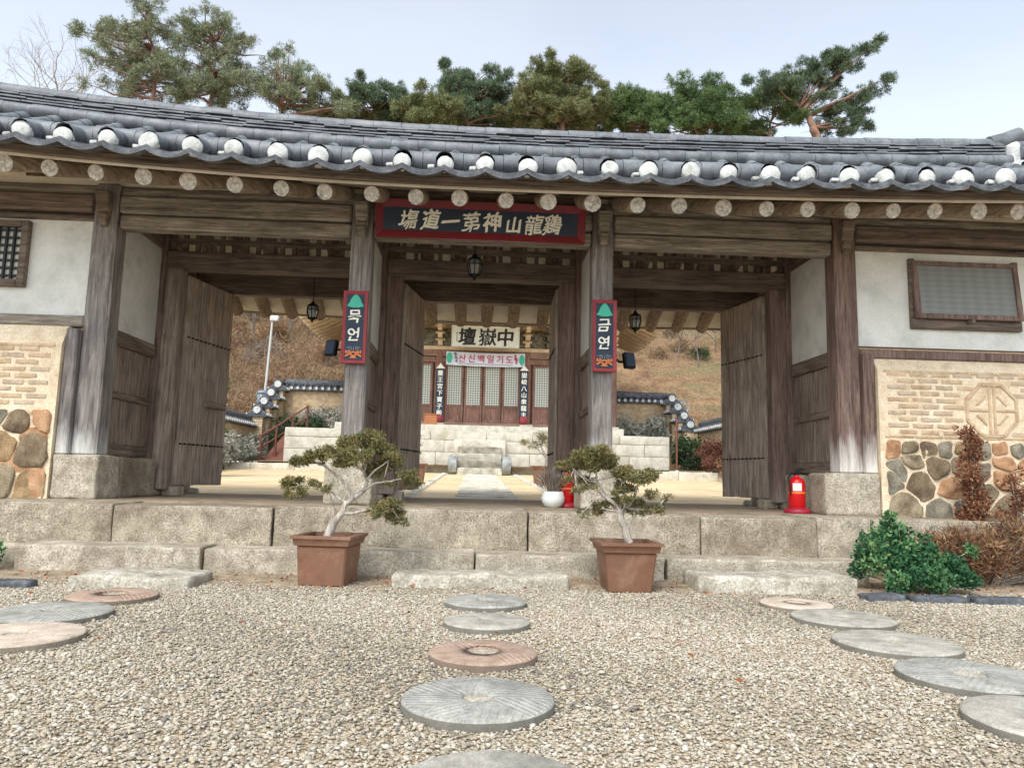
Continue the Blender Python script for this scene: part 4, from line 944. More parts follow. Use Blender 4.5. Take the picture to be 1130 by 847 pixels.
# white glazed pot with dry twigs
t = thing('flower_pot', 'small round white flower pot with dry twigs on the platform', 'flower pot', (.80, .32, .545))
b = MB(); b.lathe([(.06,0),(.085,.012),(.118,.06),(.122,.10),(.108,.15),(.10,.165),(.094,.165),(.098,.14)], n=28); b.build('pot', M['glaze'], t)
b = MB(); b.lathe([(0,.145),(.098,.145)], n=20); b.build('soil', M['potsoil'], t)
rs = np.random.RandomState(4); n = 420; a_ = rs.rand(n)*2*PI; q = rs.rand(n)**.5
P = np.stack([.1*q*np.cos(a_)-.02, .08*q*np.sin(a_), .16+.2*rs.rand(n)*(1-q*.4)], 1); D = np.stack([np.cos(a_)*q*.7, np.sin(a_)*q*.7, np.ones(n)], 1)+rs.normal(size=(n,3))*.35
leaf_object('twigs', M['twig'], t, P, D, rs.uniform(.06,.16,n), .007, rs.rand(n))

# ================================================================== PLANTS BY THE GATE
def bush(name, label, cat, base, clumps, mat, per, blades, size, wid, seed, stems=True, group=None, upb=.3, fold=.15, flat=.8, shell=.4, stem_mat='bark_grey', sr=.008):
    t = thing(name, label, cat, base, 0, group); rs = np.random.RandomState(seed)
    P, D, T_ = clump_cloud(clumps, per, blades, size, rs, .9, upb, flat, shell)
    leaf_object('foliage', M[mat], t, P, D, rs.uniform(size*.6,size*1.3,len(P)), rs.uniform(wid*.6,wid*1.3,len(P)), T_, fold)
    if stems:
        b = MB()
        for c in clumps:
            e = Vector(c[:3]); mid = e*.5+Vector((0,0,.1*e.z)); b.tube([Vector((e.x*.15, e.y*.15, 0)), mid, e], [sr, sr*.7, sr*.3], 5)
        b.build('stems', M[stem_mat], t)
    return t
rs_ = random.Random(2)
gc = [(-.28,.0,.35,.13),(-.15,.05,.40,.14),(-.12,-.08,.28,.14),(-.30,-.1,.22,.11),(.0,.05,.40,.12),(.05,-.1,.25,.13),(.15,.0,.30,.12),(-.05,-.2,.14,.13),(.22,-.12,.20,.13),(.33,-.12,.16,.13),(.12,-.25,.12,.12),(.38,-.2,.12,.10),(-.22,-.28,.12,.09),(.0,.1,.44,.08),(.28,-.22,.24,.10),(-.36,-.02,.26,.08)]
for k in range(26):
    q_ = rs_.choice(gc[:16]); gc.append((q_[0]+rs_.gauss(0,.08), q_[1]+rs_.gauss(0,.06), max(.04, q_[2]+rs_.gauss(.03,.08)), .045+.03*rs_.random()))
bush('green_shrub', 'leafy bright green shrub at the right end of the step', 'shrub', (3.50,-1.42,.0), gc, 'leaf_green', 16000, 2, .036, .024, 21, upb=.5, shell=.15)
# dry brown plants
dc = []
for k in range(84):
    a_ = rs_.random()*2*PI; q = rs_.random()**.6; xx_ = .85*q*math.cos(a_)+.1; dc.append((xx_, .28*q*math.sin(a_), .08+(.42+.38*max(0, xx_))*rs_.random()*(1-.35*q), .07+.06*rs_.random()))
bush('dry_plant', 'mound of dry brown stems below the stone wall on the right', 'dry plant', (4.45,-1.0,.0), dc, 'dry_brown', 5200, 2, .08, .010, 22, flat=.9, sr=.005, upb=.6, shell=.1)
sc_ = [(.03*math.sin(k*.9), .03*math.cos(k*1.3), .25+.060*k, .15-.0035*k) for k in range(20)]+[(.1*math.sin(k*2.4), .1*math.cos(k*2.4), .1+.05*k, .08) for k in range(6)]
bush('dry_plant', 'tall dead reddish brown spire standing before the stone wall', 'dry plant', (4.80,-.42,.0), sc_, 'dry_rust', 8000, 3, .04, .018, 23, sr=.008, shell=.1)
sc2 = [(.16*math.sin(k*1.9)+.0, .1*math.cos(k*1.3), .12+.05*k, .12-.003*k) for k in range(19)]
bush('dry_plant', 'shorter bushy brown plant at the right picture edge', 'dry plant', (5.12,-.66,.0), sc2, 'dry_rust', 8000, 3, .05, .014, 24, sr=.008)
t = bush('flower_plant', 'small green plant with a yellow flower at the left step end', 'flower', (-3.88,-1.14,.0), [(0,0,.12,.09),(-.08,.02,.16,.08),(.03,-.03,.18,.05)], 'leaf_green', 8000, 2, .045, .025, 25, upb=.5, sr=.004)
b = MB()
for (x, y, z) in ((.06,-.08,.13), (.0,-.07,.22)):
    for k in range(7):
        a_ = 2*PI*k/7; b.tube([(x,y,z),(x+.022*math.cos(a_),y-.01,z+.022*math.sin(a_))], [.006,.009], 5)
b.build('blossom', M['petal'], t)

# ================================================================== HALL
def hallz(): return 2.66
podium = thing('stone_podium', 'pale stone podium carrying the far hall', 'podium', (0,17.6,0))
bz = [(.80,1.22),(1.22,1.66),(1.66,2.06),(2.06,2.36)]
for r_, (z0, z1) in enumerate(bz):
    x = -6.36-.3*(r_ % 2)*0; i = 0
    while x < 6.5:
        xe = min(6.58, x+1.3+.7*rnd.random()); xe = 6.58 if 6.58-xe < .5 else xe
        b = MB(); b.rock(x+.006, xe-.006, 0, .5, z0+.006, z1-.005, .008, 2, seed=i+r_*20, rd=.012, step=.3); b.build('podium_block', M['podium'], podium); x = xe; i += 1
b = MB(); b.box(-6.3, 6.5, .45, 7, 1.0, 2.352); b.build('podium_fill', M['podium'], podium)
b = MB(); b.rock(-4.95, 5.25, 1.2, 6.6, 2.35, 2.66, .006, 2, rd=.012, step=.5); b.build('hall_base', M['podium'], podium)
# stairs with drum-shaped cheek stones
st = thing('stone_staircase', 'stone stairs with curled cheek stones before the far hall', 'stairs', (.135,16.25,0))
for k in range(5):
    b = MB(); z1 = 1.14+.235*k; hw_ = .72 if k < 4 else .86; b.rock(-hw_, hw_, .27*k, .27*k+(.30 if k < 4 else .5), .8, z1, .01, 3, seed=k, rd=.03, step=.12); b.build('tread', M[('stair_stone','stair_dark','stair_stone','stair_dark','paving')[k]], st)
for sx in (-1, 1):
    b = MB(); x = sx*.86
    for (y0, y1, z0, z1) in ((.35,.85,1.2,1.42),(.85,1.35,1.42,1.6)):
        b.hexa([(x-.12,y0,.8),(x+.12,y0,.8),(x+.12,y1,.8),(x-.12,y1,.8)], [(x-.12,y0,z0),(x+.12,y0,z0),(x+.12,y1,z1),(x-.12,y1,z1)])
    n_ = 18; ring = [(.30*math.cos(2*PI*j/n_), .30*math.sin(2*PI*j/n_)) for j in range(n_)]
    b.tube([(x-.13,.2,1.22),(x+.13,.2,1.22)], .30, 20); b.tube([(x-.15,.2,1.22),(x+.15,.2,1.22)], .14, 14)
    b.build('cheek_stone', M['rock_grey'], st, .02)
def lattice_mat():
    m, n, l, b = base_mat('lattice_paper'); v = coords(n, l, (1,0,1), False, (0, R(45), 0))
    ck = n.new('ShaderNodeTexChecker'); ck.inputs['Scale'].default_value = 16; ck.inputs['Color1'].default_value = (*srgb((206,208,198)),1); ck.inputs['Color2'].default_value = (*srgb((128,134,126)),1)
    l.new(v, ck.inputs['Vector']); l.new(ck.outputs[0], b.inputs['Base Color']); b.inputs['Roughness'].default_value = .8; return m
M['lattice'] = lattice_mat()
M['hall_red'] = wood('hall_red', [(80,50,40), (120,80,64), (148,106,88)], 'Z', stain=.25)
M['hall_beam'] = wood('hall_beam', [(84,56,44), (128,94,74), (156,122,98)], 'X', stain=.25)
M['hall_tan'] = wood('hall_tan', [(150,122,90), (190,162,126), (212,188,152)], 'Y', stain=.2)
M['carving'] = speckle('carving', [(70,68,58), (112,106,92), (156,146,124)], 7, fine=26, fineamt=.5, bd=.03, patch=(5,(58,86,84),.5))
M['bracket_teal'] = speckle('bracket_teal', [(66,68,60), (104,104,92), (140,132,114)], 6, fine=30, fineamt=.4)
hall = thing('temple_hall', 'red brown temple hall with lattice doors behind the courtyard', 'temple hall', (.195, 20, 0))
HX = (-4.85, -1.625, 1.625, 4.85)
for x in HX:
    b = MB(); b.tube([(x,0,2.66),(x,0,5.5)], .17, 14); b.build('post', M['hall_red'], hall)
    b = MB(); b.rock(x-.24, x+.24, -.24, .24, 2.64, 2.80, .01, 3, rd=.03); b.build('plinth_stone', M['podium'], hall)
b = MB(); b.box(-4.8, 4.8, .12, .2, 2.70, 5.5); b.build('wall', M['hall_red'], hall)
for (z0, z1, m_) in ((2.70,2.84,'hall_beam'), (5.05,5.22,'hall_red'), (5.28,5.52,'hall_beam'), (5.52,5.66,'hall_tan')):
    b = MB(); b.box(-4.95, 4.95, -.12, .10, z0, z1); b.build('beam', M[m_], hall, .01)
b = MB(); b.box(-4.95, 4.95, .05, .15, 5.22, 5.28); b.box(-4.95, 4.95, .1, .2, 5.66, 6.6); b.build('frieze', M['hall_tan'], hall)
def hall_door(x, w_, zt=5.04, z0=2.85):
    b = MB(); h = w_/2-.012
    b.box(x-h, x-h+.075, -.03, .03, z0, zt); b.box(x+h-.075, x+h, -.03, .03, z0, zt)
    for (za, zb) in ((z0, z0+.09), (z0+.56, z0+.64), (zt-.09, zt)): b.box(x-h+.076, x+h-.076, -.03, .03, za, zb)
    b.box(x-h+.076, x+h-.076, -.005, .015, z0+.09, z0+.56)
    d = b.build('door', M['hall_red'], hall, .005)
    b = MB(); b.box(x-h+.076, x+h-.076, .0, .02, z0+.64, zt-.09); b.build('lattice_panel', M['lattice'], d)
for k in range(4): hall_door(-1.395+.70*.5+.70*k-.005, .69)
for c_ in (-3.24, 3.24):
    for k in range(4): hall_door(c_-1.05+.70*k, .69)
for x in (-1.43, 1.43):
    b = MB(); b.box(x-.03, x+.03, -.05, .05, 2.84, 5.05); b.build('door_jamb', M['hall_red'], hall)
# brackets and carved infill under the eave
for k in range(13):
    x = -4.86+.81*k
    b = MB(); 
    for (z, y0, wd_) in ((5.68,-.32,.09), (5.92,-.6,.09), (6.16,-.9,.08)):
        b.hexa([(x-wd_,y0+.12,z),(x+wd_,y0+.12,z),(x+wd_,.1,z),(x-wd_,.1,z)], [(x-wd_,y0-.06,z+.16),(x+wd_,y0-.06,z+.16),(x+wd_,.1,z+.16),(x-wd_,.1,z+.16)])
        b.box(x-.26+wd_, x+.26-wd_, -.15+y0*.4, -.05+y0*.4, z+.162, z+.235)
    b.build('eave_bracket', M['hall_tan'] if k % 2 == 0 else M['bracket_teal'], hall, .008)
for k in range(12):
    x = -4.455+.81*k; b = MB(); b.rock(x-.3, x+.3, -.16, -.02, 5.68, 6.3, .05, 9, seed=k, rd=.05, step=.05); b.build('carved_panel', M['carving'], hall)
# hall rafters and roof with upturned corners
ha, hbk = -3.0, 6.0; HW = 6.75
def hlift(x): return .55*max(0, (abs(x)-2.2)/(HW-2.2))**2.2
for k in range(28):
    x = -6.48+.48*k
    b = MB(); b.tube([(x,ha+.12,6.33+hlift(x)),(x*.93,0,7.25)], [.085,.10], 8); b.build('rafter', M['hall_tan'], hall)
for sx in (-1, 1):
    for k in range(15):
        y = -2.5+.55*k; lf_ = .55*max(0, (abs(y-1.5)-1.2)/3.3)**2
        b = MB(); b.tube([(sx*(HW-.1),y,6.33+lf_),(sx*4.7,y,7.3)], [.085,.10], 8); b.build('rafter', M['hall_tan'], hall)
hr = MB(); nx, ny = 28, 20; P = []
def hroof(x, y):
    d = min((HW-abs(x)), (y-ha), (hbk-y))
    cl = .55*max(0, (abs(x)-2.2)/(HW-2.2))**2*max(0, (abs(y-1.5)-1)/3.5)**1.5
    return 6.46+.55*min(d,5)+.04*d*d+cl+.14
P = [[(-HW+2*HW*i/nx, ha+(hbk-ha)*j/ny, hroof(-HW+2*HW*i/nx, ha+(hbk-ha)*j/ny)) for i in range(nx+1)] for j in range(ny+1)]
Q = [[(x, y, z-.14) for (x, y, z) in r_] for r_ in P]
hr.grid(P, 0); hr.grid(Q[::-1], 1)
for rowp, rowq in ((P[0], Q[0]), (Q[-1], P[-1])): hr.grid([rowq, rowp], 2, False)
hr.grid([[r_[0] for r_ in P], [r_[0] for r_ in Q]], 2, False); hr.grid([[r_[-1] for r_ in Q], [r_[-1] for r_ in P]], 2, False)
hro = hr.build('roof', [M['tile'], M['hall_tan'], M['tile_dark']], hall)
b = MB(); b.strip([(1.35,8.3),(1.65,8.3),(1.65,8.95),(1.35,8.95)], [-2.6, 2.6]); b.build('ridge', M['tile'], hro)
# hall signs
hn = board('name_board', 'white name board with three black characters on the far hall', 2.45, .76, (.24,19.0,5.88), R(8), M['board_white'], M['board_white'], .05, .06)
for ch, x in (('壇',-.66), ('嶽',.07), ('中',.72)): put_char(ch, hn, M['letter_black'], .66, x, 0, y=-.02, bold=.018 if ch == '嶽' else .03, warp=.08, sx=1.0, depth=.01)
for k in range(5): b = MB(); b.box(-1.06,-1.01,-.02,-.014,-.18+.07*k,-.14+.07*k); b.build('seal_mark', M['paleblue'], hn)
bn = thing('banner', 'white prayer banner with red letters over the hall doors', 'banner', (.275,19.76,5.19)); bn.rotation_euler = (0, R(.3), 0)
b = MB(); P = [[(-1.46+2.92*i/24, .015*math.sin(i*.8)+.01*math.sin(j*2), -.25+.5*j/6-.03*math.sin(PI*i/24)) for i in range(25)] for j in range(7)]; b.grid(P); Q = [[(p[0], p[1]+.006, p[2]) for p in r_] for r_ in P]; b.grid(Q[::-1]); b.build('cloth', M['cloth'], bn)
for k, ch in enumerate('산신백일기도'): put_char(ch, bn, M['letter_red'], .32, -.86+.35*k, .0, y=-.035, bold=.012, depth=.006)
for sx in (-1, 1):
    b = MB(); b.lathe([(.0,0),(.2,0)], n=18)
    for q in range(len(b.v)): vx, vy, vz = b.v[q]; b.v[q] = (sx*1.34+vx*.5, -.035, vy)
    b.build('side_motif', M['teal'], bn)
    b = MB()
    for k in range(5): b.tube([(sx*1.1+.05*math.cos(k*1.3),-.04,-.14+.07*k),(sx*1.12+.07*math.sin(k),-.04,-.10+.07*k)], .03, 6)
    b.build('flower_motif', M['paleblue'] if sx < 0 else M['letter_red'], bn)
b = MB(); b.tube([(-1.0,-.04,-.2),(1.0,-.04,-.2)], .008, 4); b.build('small_print', M['paleblue'], bn)
for sx, txt, lab in ((-1, '靈王宮下寶子殿', 'narrow dark plaque with white characters on the left hall post'), (1, '嶽峻八山衆龍主', 'narrow dark plaque with white characters on the right hall post')):
    t = thing('hall_plaque', lab, 'plaque', (.195+sx*1.625-(.10 if sx > 0 else -.05), 19.80, 3.9), 0, 'plaques on the hall posts')
    b = MB(); b.box(-.15,.15,-.02,.02,-.83,.93); b.build('panel', M['sign_navy'], t, .006)
    b = MB(); b.add([(-.17,-.024,.90),(.17,-.024,.90),(.06,-.024,1.02),(0,-.024,1.10),(-.06,-.024,1.02)], [(0,1,2,3,4)]); b.build('top_leaf', M['letter'], t)
    b = MB(); b.lathe([(0,-.03),(.15,-.03),(.16,0),(.0,0)], n=16)
    for q in range(len(b.v)): vx, vy, vz = b.v[q]; b.v[q] = (vx, vz-.02, vy-.95)
    b.build('lotus', M['red_frame2'], t)
    b = MB(); b.box(-.09,.09,-.03,.03,-1.24,-1.1); b.build('foot', M['podium'], t)
    for k, ch in enumerate(txt): put_char(ch, t, M['letter'], .215, 0, .73-.245*k, y=-.026, bold=.025, depth=.006)
p = at(475, 475, 19.0); b = MB(); b.box(-.22,.22,-.15,.15,0,.34); b.box(-.24,.24,-.17,.17,.341,.38); o = b.build('wooden_box', M['box_wood'], None, .01); o.location = (p.x, 19.0, 2.66); tag(o, 'orange brown wooden box on the hall base by the left plaque', 'box')

# ================================================================== COURTYARD WALLS
def cbrick(name, c1, c2, mo, sc):
    m, n, l, b = base_mat(name); v = coords(n, l, (1,1,1), False, (R(90),0,0))
    t = n.new('ShaderNodeTexBrick'); t.inputs['Scale'].default_value = sc; t.inputs['Color1'].default_value = (*srgb(c1),1); t.inputs['Color2'].default_value = (*srgb(c2),1); t.inputs['Mortar'].default_value = (*srgb(mo),1); t.inputs['Mortar Size'].default_value = .03
    l.new(v, t.inputs['Vector']); nn = ntex(n, l, v, 6, 6, .7)
    l.new(mix(n, l, 1., t.outputs[0], ramp(n, l, nn, [(.7,)*3,(1.2,)*3], [.35,.65]), 'MULTIPLY'), b.inputs['Base Color']); b.inputs['Roughness'].default_value = .95; return m
M['wall_brick'] = cbrick('wall_brick', (186,160,126), (164,138,108), (204,184,152), 5.0)
def rubble():
    m, n, l, b = base_mat('rubble'); v = coords(n, l, (1,1,1), False)
    t = n.new('ShaderNodeTexVoronoi'); t.inputs['Scale'].default_value = 4.2; l.new(v, t.inputs['Vector']); e = n.new('ShaderNodeTexVoronoi'); e.feature = 'DISTANCE_TO_EDGE'; e.inputs['Scale'].default_value = 4.2; l.new(v, e.inputs['Vector'])
    sp = n.new('ShaderNodeSeparateXYZ'); l.new(t.outputs['Color'], sp.inputs[0])
    c = ramp(n, l, sp.outputs[0], [srgb(x) for x in ((78,76,70),(116,112,102),(150,140,122),(132,118,98))], [0,.4,.8,1]); nn = ntex(n, l, v, 14, 6, .7)
    c = mix(n, l, 1., c, ramp(n, l, nn, [(.65,)*3,(1.25,)*3], [.35,.65]), 'MULTIPLY')
    c = mix(n, l, ramp(n, l, e.outputs['Distance'], [(1,)*3,(0,)*3], [.03,.08]), c, srgb((150,138,116)))
    l.new(c, b.inputs['Base Color']); b.inputs['Roughness'].default_value = .95; bump(n, l, b, e.outputs['Distance'], .8, .06); return m
M['rubble'] = rubble()
def tiled_wall(label, p0, p1, zb0, zb1, zt0, zt1, th=.42, name='courtyard_wall', cov=.0):
    """wall from p0 to p1 (xy); base and top heights at both ends; small tiled roof on top"""
    a_, c_ = Vector((*p0, 0)), Vector((*p1, 0)); d = (c_-a_); L = d.length; ang = math.atan2(d.y, d.x)
    t = thing(name, label, 'wall', (p0[0], p0[1], 0), ang, 'tiled walls round the courtyard')
    def seg(b, y0, y1, za, zb, zc, zd, x0=0, x1=L): b.hexa([(x0,y0,za),(x1,y0,zb),(x1,y1,zb),(x0,y1,za)], [(x0,y0,zc),(x1,y0,zd),(x1,y1,zd),(x0,y1,zc)])
    m0, m1 = zb0+(zt0-zb0)*.5, zb1+(zt1-zb1)*.5
    b = MB(); seg(b, -th/2-.02, th/2+.02, zb0, zb1, m0, m1); b.build('stone_base', M['rubble'], t)
    b = MB(); seg(b, -th/2, th/2, m0, m1, zt0, zt1); b.build('brick_top', M['wall_brick'], t)
    b = MB(); h = th/2+.14
    def rr(x, y, z): return (x, y, z+(zt0+(zt1-zt0)*x/L))
    for s_ in (-1, 1):
        b.add([rr(-.05,s_*h,.0),rr(L+.05,s_*h,.0),rr(L+.05,0,.22),rr(-.05,0,.22)], [(0,1,2,3) if s_ < 0 else (3,2,1,0)])
        b.add([rr(-.05,s_*h,-.06),rr(L+.05,s_*h,-.06),rr(L+.05,s_*h,.0),rr(-.05,s_*h,.0)], [(0,1,2,3) if s_ < 0 else (3,2,1,0)])
    b.add([rr(-.05,-h,-.06),rr(-.05,h,-.06),rr(L+.05,h,-.06),rr(L+.05,-h,-.06)], [(0,1,2,3)])
    for xe, fl in ((-.05, 1), (L+.05, 0)): b.add([rr(xe,-h,-.06),rr(xe,h,-.06),rr(xe,h,0),rr(xe,0,.22),rr(xe,-h,0)], [(0,1,2,3,4)[::-1] if fl else (0,1,2,3,4)])
    k = 0
    while k*.24 < L+.1:
        x = min(L+.04, k*.24)
        for s_ in (-1, 1): b.tube([rr(x,s_*(h+.01),.03),rr(x,0,.25)], .052, 7, 0, True)
        k += 1
    b.tube([rr(-.07,0,.25),rr(L+.07,0,.25)], .17, 12); cp = b.build('coping', M['tile_dark'], t)
    b = MB(); k = 0
    while k*.24 < L+.1:
        x = min(L+.04, k*.24)
        for s_ in (-1, 1): b.tube([rr(x,s_*(h+.012),.03),rr(x,s_*(h+.05),.03)], .06, 8)
        k += 1
    b.build('tile_ends', M['lime'], cp)
    b = MB()
    for x in (-.065, L+.065): b.tube([rr(x-.035,0,.20),rr(x+.035,0,.20)], .13, 12)
    b.build('ridge_plug', M['lime'], cp)
    return t
tiled_wall('high tiled wall left of the hall on the slope', (-7.45,22.0), (-4.6,22.0), 2.3, 2.3, 4.10, 4.10)
tiled_wall('high tiled wall right of the hall on the slope', (4.9,22.0), (7.55,22.0), 2.3, 2.3, 3.98, 3.98)
for sx in (-1, 1):
    for k in range(4):
        x = sx*(7.66+.12*k); y0 = 21.75-.42*k; zt = (4.02 if sx < 0 else 3.90)-.37*k
        tiled_wall('stepped tiled wall end, %s of the steps %s of the hall' % (['topmost', 'second', 'third', 'lowest'][k], 'left' if sx < 0 else 'right'), (x, y0-.38), (x, y0+.25), 1.3, 1.3, zt, zt, .40)
tiled_wall('low tiled side wall on the left of the courtyard', (-8.15,8.0), (-8.35,20.2), .6, 1.35, 2.42, 2.52)
tiled_wall('low tiled side wall on the right of the courtyard', (8.20,8.0), (8.55,20.2), .6, 1.35, 2.62, 2.72)
# small things in the courtyard and on the slope
t = thing('lamp_pole', 'thin white lamp pole on the hillside left of the hall', 'lamp pole', (-8.95,24,2.9))
b = MB(); b.tube([(0,0,0),(.1,0,2.0),(.18,0,4.35)], [.07,.06,.045], 8); b.build('pole', M['white_paint'], t)
b = MB(); b.rock(.08,.45,-.1,.1,4.3,4.55,.01,3,rd=.05); b.build('lamp_head', M['white_paint'], t)
p = at(290, 446, 22.8); t = thing('water_tank', 'small blue grey tank below the lamp pole', 'tank', (p.x, 22.8, p.z)); b = MB(); b.lathe([(.22,0),(.24,.03),(.24,.48),(.2,.55),(0,.57)], n=16); b.build('body', M['paleblue'], t); b = MB(); b.lathe([(.245,.4),(.255,.42),(.245,.44)], n=16); b.build('hoop', M['black_metal'], t)
p = at(255, 382, 36); t = thing('notice_board', 'small white board standing on the brown slope at left', 'board', (p.x, 36, p.z-.9)); b = MB(); b.box(-.4,.4,-.02,.02,.7,1.55); b.build('panel', M['white_paint'], t); b = MB(); b.tube([(-.3,.04,-1),(-.3,.04,1.5)], .04, 6); b.tube([(.3,.04,-1),(.3,.04,1.5)], .04, 6); b.build('leg', M['rust'], t)
p = at(277, 372, 36); t = thing('red_flag', 'small red cloth flag beside the white board on the slope', 'flag', (p.x, 36, p.z-1.2)); b = MB(); b.tube([(0,0,-1),(0,0,1.6)], .025, 6); b.build('pole', M['rust'], t); b = MB(); b.grid([[(.02+.4*i/5, .04*math.sin(i*1.3), .95+.5*j) for i in range(6)] for j in range(2)]); b.build('cloth', M['ext_base'], t)
t = thing('stair_railing', 'rusty red stair rail beside the podium on the left', 'railing', (-7.3,18.2,1.13))
b = MB()
for (x, y, z, h) in ((0,0,0,1.0),(.38,.5,.35,1.0),(.75,1.2,.8,1.0),(1.1,1.9,1.2,1.0)): b2 = MB(); b2.tube([(x,y,z-.3),(x,y,z+h)], .045, 8); b2.build('post', M['rust'], t)
for h in (.95, .55): b2 = MB(); b2.tube([(0,0,h),(.38,.5,.35+h),(.75,1.2,.8+h),(1.1,1.9,1.2+h)], .03, 6); b2.build('rail', M['rust'], t)
b2 = MB(); b2.hexa([(.0,.1,-.2),(.9,.2,-.2),(.9,1.9,-.2),(.2,1.9,-.2)], [(.0,.1,.05),(.7,.2,.05),(1.0,1.9,1.15),(.35,1.9,1.15)]); b2.build('ramp', M['rust'], t)
p = at(741, 517, 17.2); t = thing('metal_post', 'thin rusty metal post on a white foot at the podium corner', 'post', (6.72,17.2,1.13)); b = MB(); b.tube([(0,0,0),(0,0,1.85)], .035, 8); b.build('pole', M['rust'], t); b = MB(); b.lathe([(.14,0),(.12,.04),(.04,.1)], n=10); b.build('foot', M['white_paint'], t)
# shrubs along the walls
def wall_bush(name, label, base, wd_, dp, ht, n_, mat, size, wid, seed, per=700, blades=3, upb=.5):
    r_ = random.Random(seed); cl = [(wd_*(r_.random()-.5), dp*(r_.random()-.5), .12+(ht-.2)*r_.random()**.8, .2+.14*r_.random()) for _ in range(n_)]
    return bush(name, label, 'shrub', base, cl, mat, per, blades, size, wid, seed, upb=upb, sr=.012, group='shrubs along the courtyard walls')
wall_bush('silver_shrub', 'silvery dry shrub against the left wall near the rail', (-7.75,18.0,1.12), .6, 1.8, .85, 26, 'silver', .12, .03, 31)
wall_bush('silver_shrub', 'silvery dry shrub against the left wall beside the door leaf', (-7.75,15.6,1.02), .6, 2.2, .9, 30, 'silver', .12, .03, 32)
wall_bush('silver_shrub', 'silvery dry shrub at the near end of the left wall', (-7.65,13.0,.85), .6, 2.4, .9, 26, 'silver', .12, .03, 33)
wall_bush('brown_shrub', 'reddish brown shrub against the right courtyard wall', (7.7,16.2,1.12), .7, 2.0, .95, 34, 'dry_red', .12, .03, 34)
wall_bush('brown_shrub', 'brown shrub at the near end of the right wall', (7.6,13.6,.85), .6, 2.2, .9, 26, 'dry_brown', .12, .03, 35)
wall_bush('dark_shrub', 'dark green shrub in the corner beside the metal post', (7.6,18.6,1.13), .9, 1.3, 1.2, 26, 'leaf_dark', .1, .05, 36)
wall_bush('dark_shrub', 'dark shrub between the rail and the high left wall', (-6.6,20.6,1.35), 1.6, .8, 1.6, 26, 'leaf_dark', .1, .05, 37)
wall_bush('silver_shrub', 'grey shrub below the high wall right of the hall', (6.5,21.0,2.3), 1.9, .6, 1.0, 24, 'silver', .11, .04, 39)
wall_bush('silver_shrub', 'grey shrub below the high wall left of the hall', (-5.7,21.2,2.3), 1.6, .5, 1.0, 22, 'silver', .11, .04, 40)
wall_bush('green_bush', 'dark leafy bush just behind the left door leaf', (-6.25,10.0,.75), .5, .6, 2.3, 22, 'leaf_dark', .09, .05, 38)

# ================================================================== HILLSIDE BRUSH AND TREES
rs = np.random.RandomState(6); P, D, T_, S_ = [], [], [], []
for (x0, x1, y0, y1, n, h, tb) in ((-22,-5,23,44,21000,.62,.02), (5,24,23,44,15000,.24,.15), (-5,5,24,34,300,.7,.3)):
    for _ in range(n):
        x, y = rs.uniform(x0, x1), y0+(y1-y0)*rs.rand()**1.3; z = hz(x, y); k = 9; hh = h*rs.uniform(.4,1.5)
        den = noise.noise((x*.35, y*.35, 9))
        if den < -.25 and rs.rand() < .7: continue
        b_ = np.array([x,y,z])+rs.normal(size=(k,3))*np.array([.28,.28,.0])*(.5+h)+np.array([0,0,1])*rs.rand(k,1)*hh*.7
        P.append(b_); D.append(rs.normal(size=(k,3))*.75+np.array([0,0,.55])); T_.append(np.full(k, np.clip(tb+.35*(den+.5)*rs.rand()+.4*rs.rand(), 0, 1))+rs.normal(size=k)*.08); S_.append(np.full(k, hh*.42)*rs.uniform(.5,1.3,k))
o = leaf_object('dry_brush', M['brush'], None, np.concatenate(P), np.concatenate(D), np.concatenate(S_), .022, np.concatenate(T_)); tag(o, 'dry brown brush and grass covering the hillside', 'brush', kind='stuff')
def branchy(b, p, d, L, r_, depth, rr, tips, spread=.55, up_=.15):
    q = p; pts = [p]; 
    for k in range(3):
        d = (d+Vector((rr.gauss(0,.13), rr.gauss(0,.13), rr.gauss(0,.1)+up_*.2))).normalized(); q = q+d*L/3; pts.append(q)
    b.tube(pts, [r_, r_*.9, r_*.78, r_*.62], 6, cap=False)
    if depth == 0: tips.append(q); return
    for k in range(rr.choice((2,3,3))):
        nd = (d+Vector((rr.gauss(0,spread), rr.gauss(0,spread), rr.gauss(0,spread*.6)+up_))).normalized()
        branchy(b, q if k < 2 else pts[2], nd, L*rr.uniform(.6,.85), r_*.58, depth-1, rr, tips, spread, up_)
def bare_tree(label, x, y, h, seed, depth=5, r_=.16, name='bare_tree'):
    z = hz(x, y); t = thing(name, label, 'tree', (x, y, z), 0, 'bare trees on the hill'); b = MB(); tips = []; rr = random.Random(seed)
    branchy(b, Vector((0,0,-.3)), Vector((0,0,1)), h*.34, r_, depth, rr, tips); b.build('trunk', M['bark_grey' if h > 8 else 'bark_dull'], t)
p = at(35, 95, 52); bare_tree('leafless grey tree above the roof at the upper left', p.x, 52, 15.5+(p.z-28)*1.0, 4, 7, .34)
for k, (x, y, h, s_) in enumerate(((12.6,27,4.6,3), (10.6,31,5,8), (14,33,5,12), (-10.8,30,4.6,5), (-8.6,33,5,9), (-12.6,34,4.5,15))):
    bare_tree(['bare grey sapling seen beneath the right rear eave', 'slender bare sapling on the right slope', 'thin bare sapling beside the right door leaf', 'bare sapling left of the white lamp pole', 'slender bare sapling behind the lamp pole', 'leafless sapling at the left door leaf'][k], x, y, h, s_, 5, .05, 'bare_sapling')
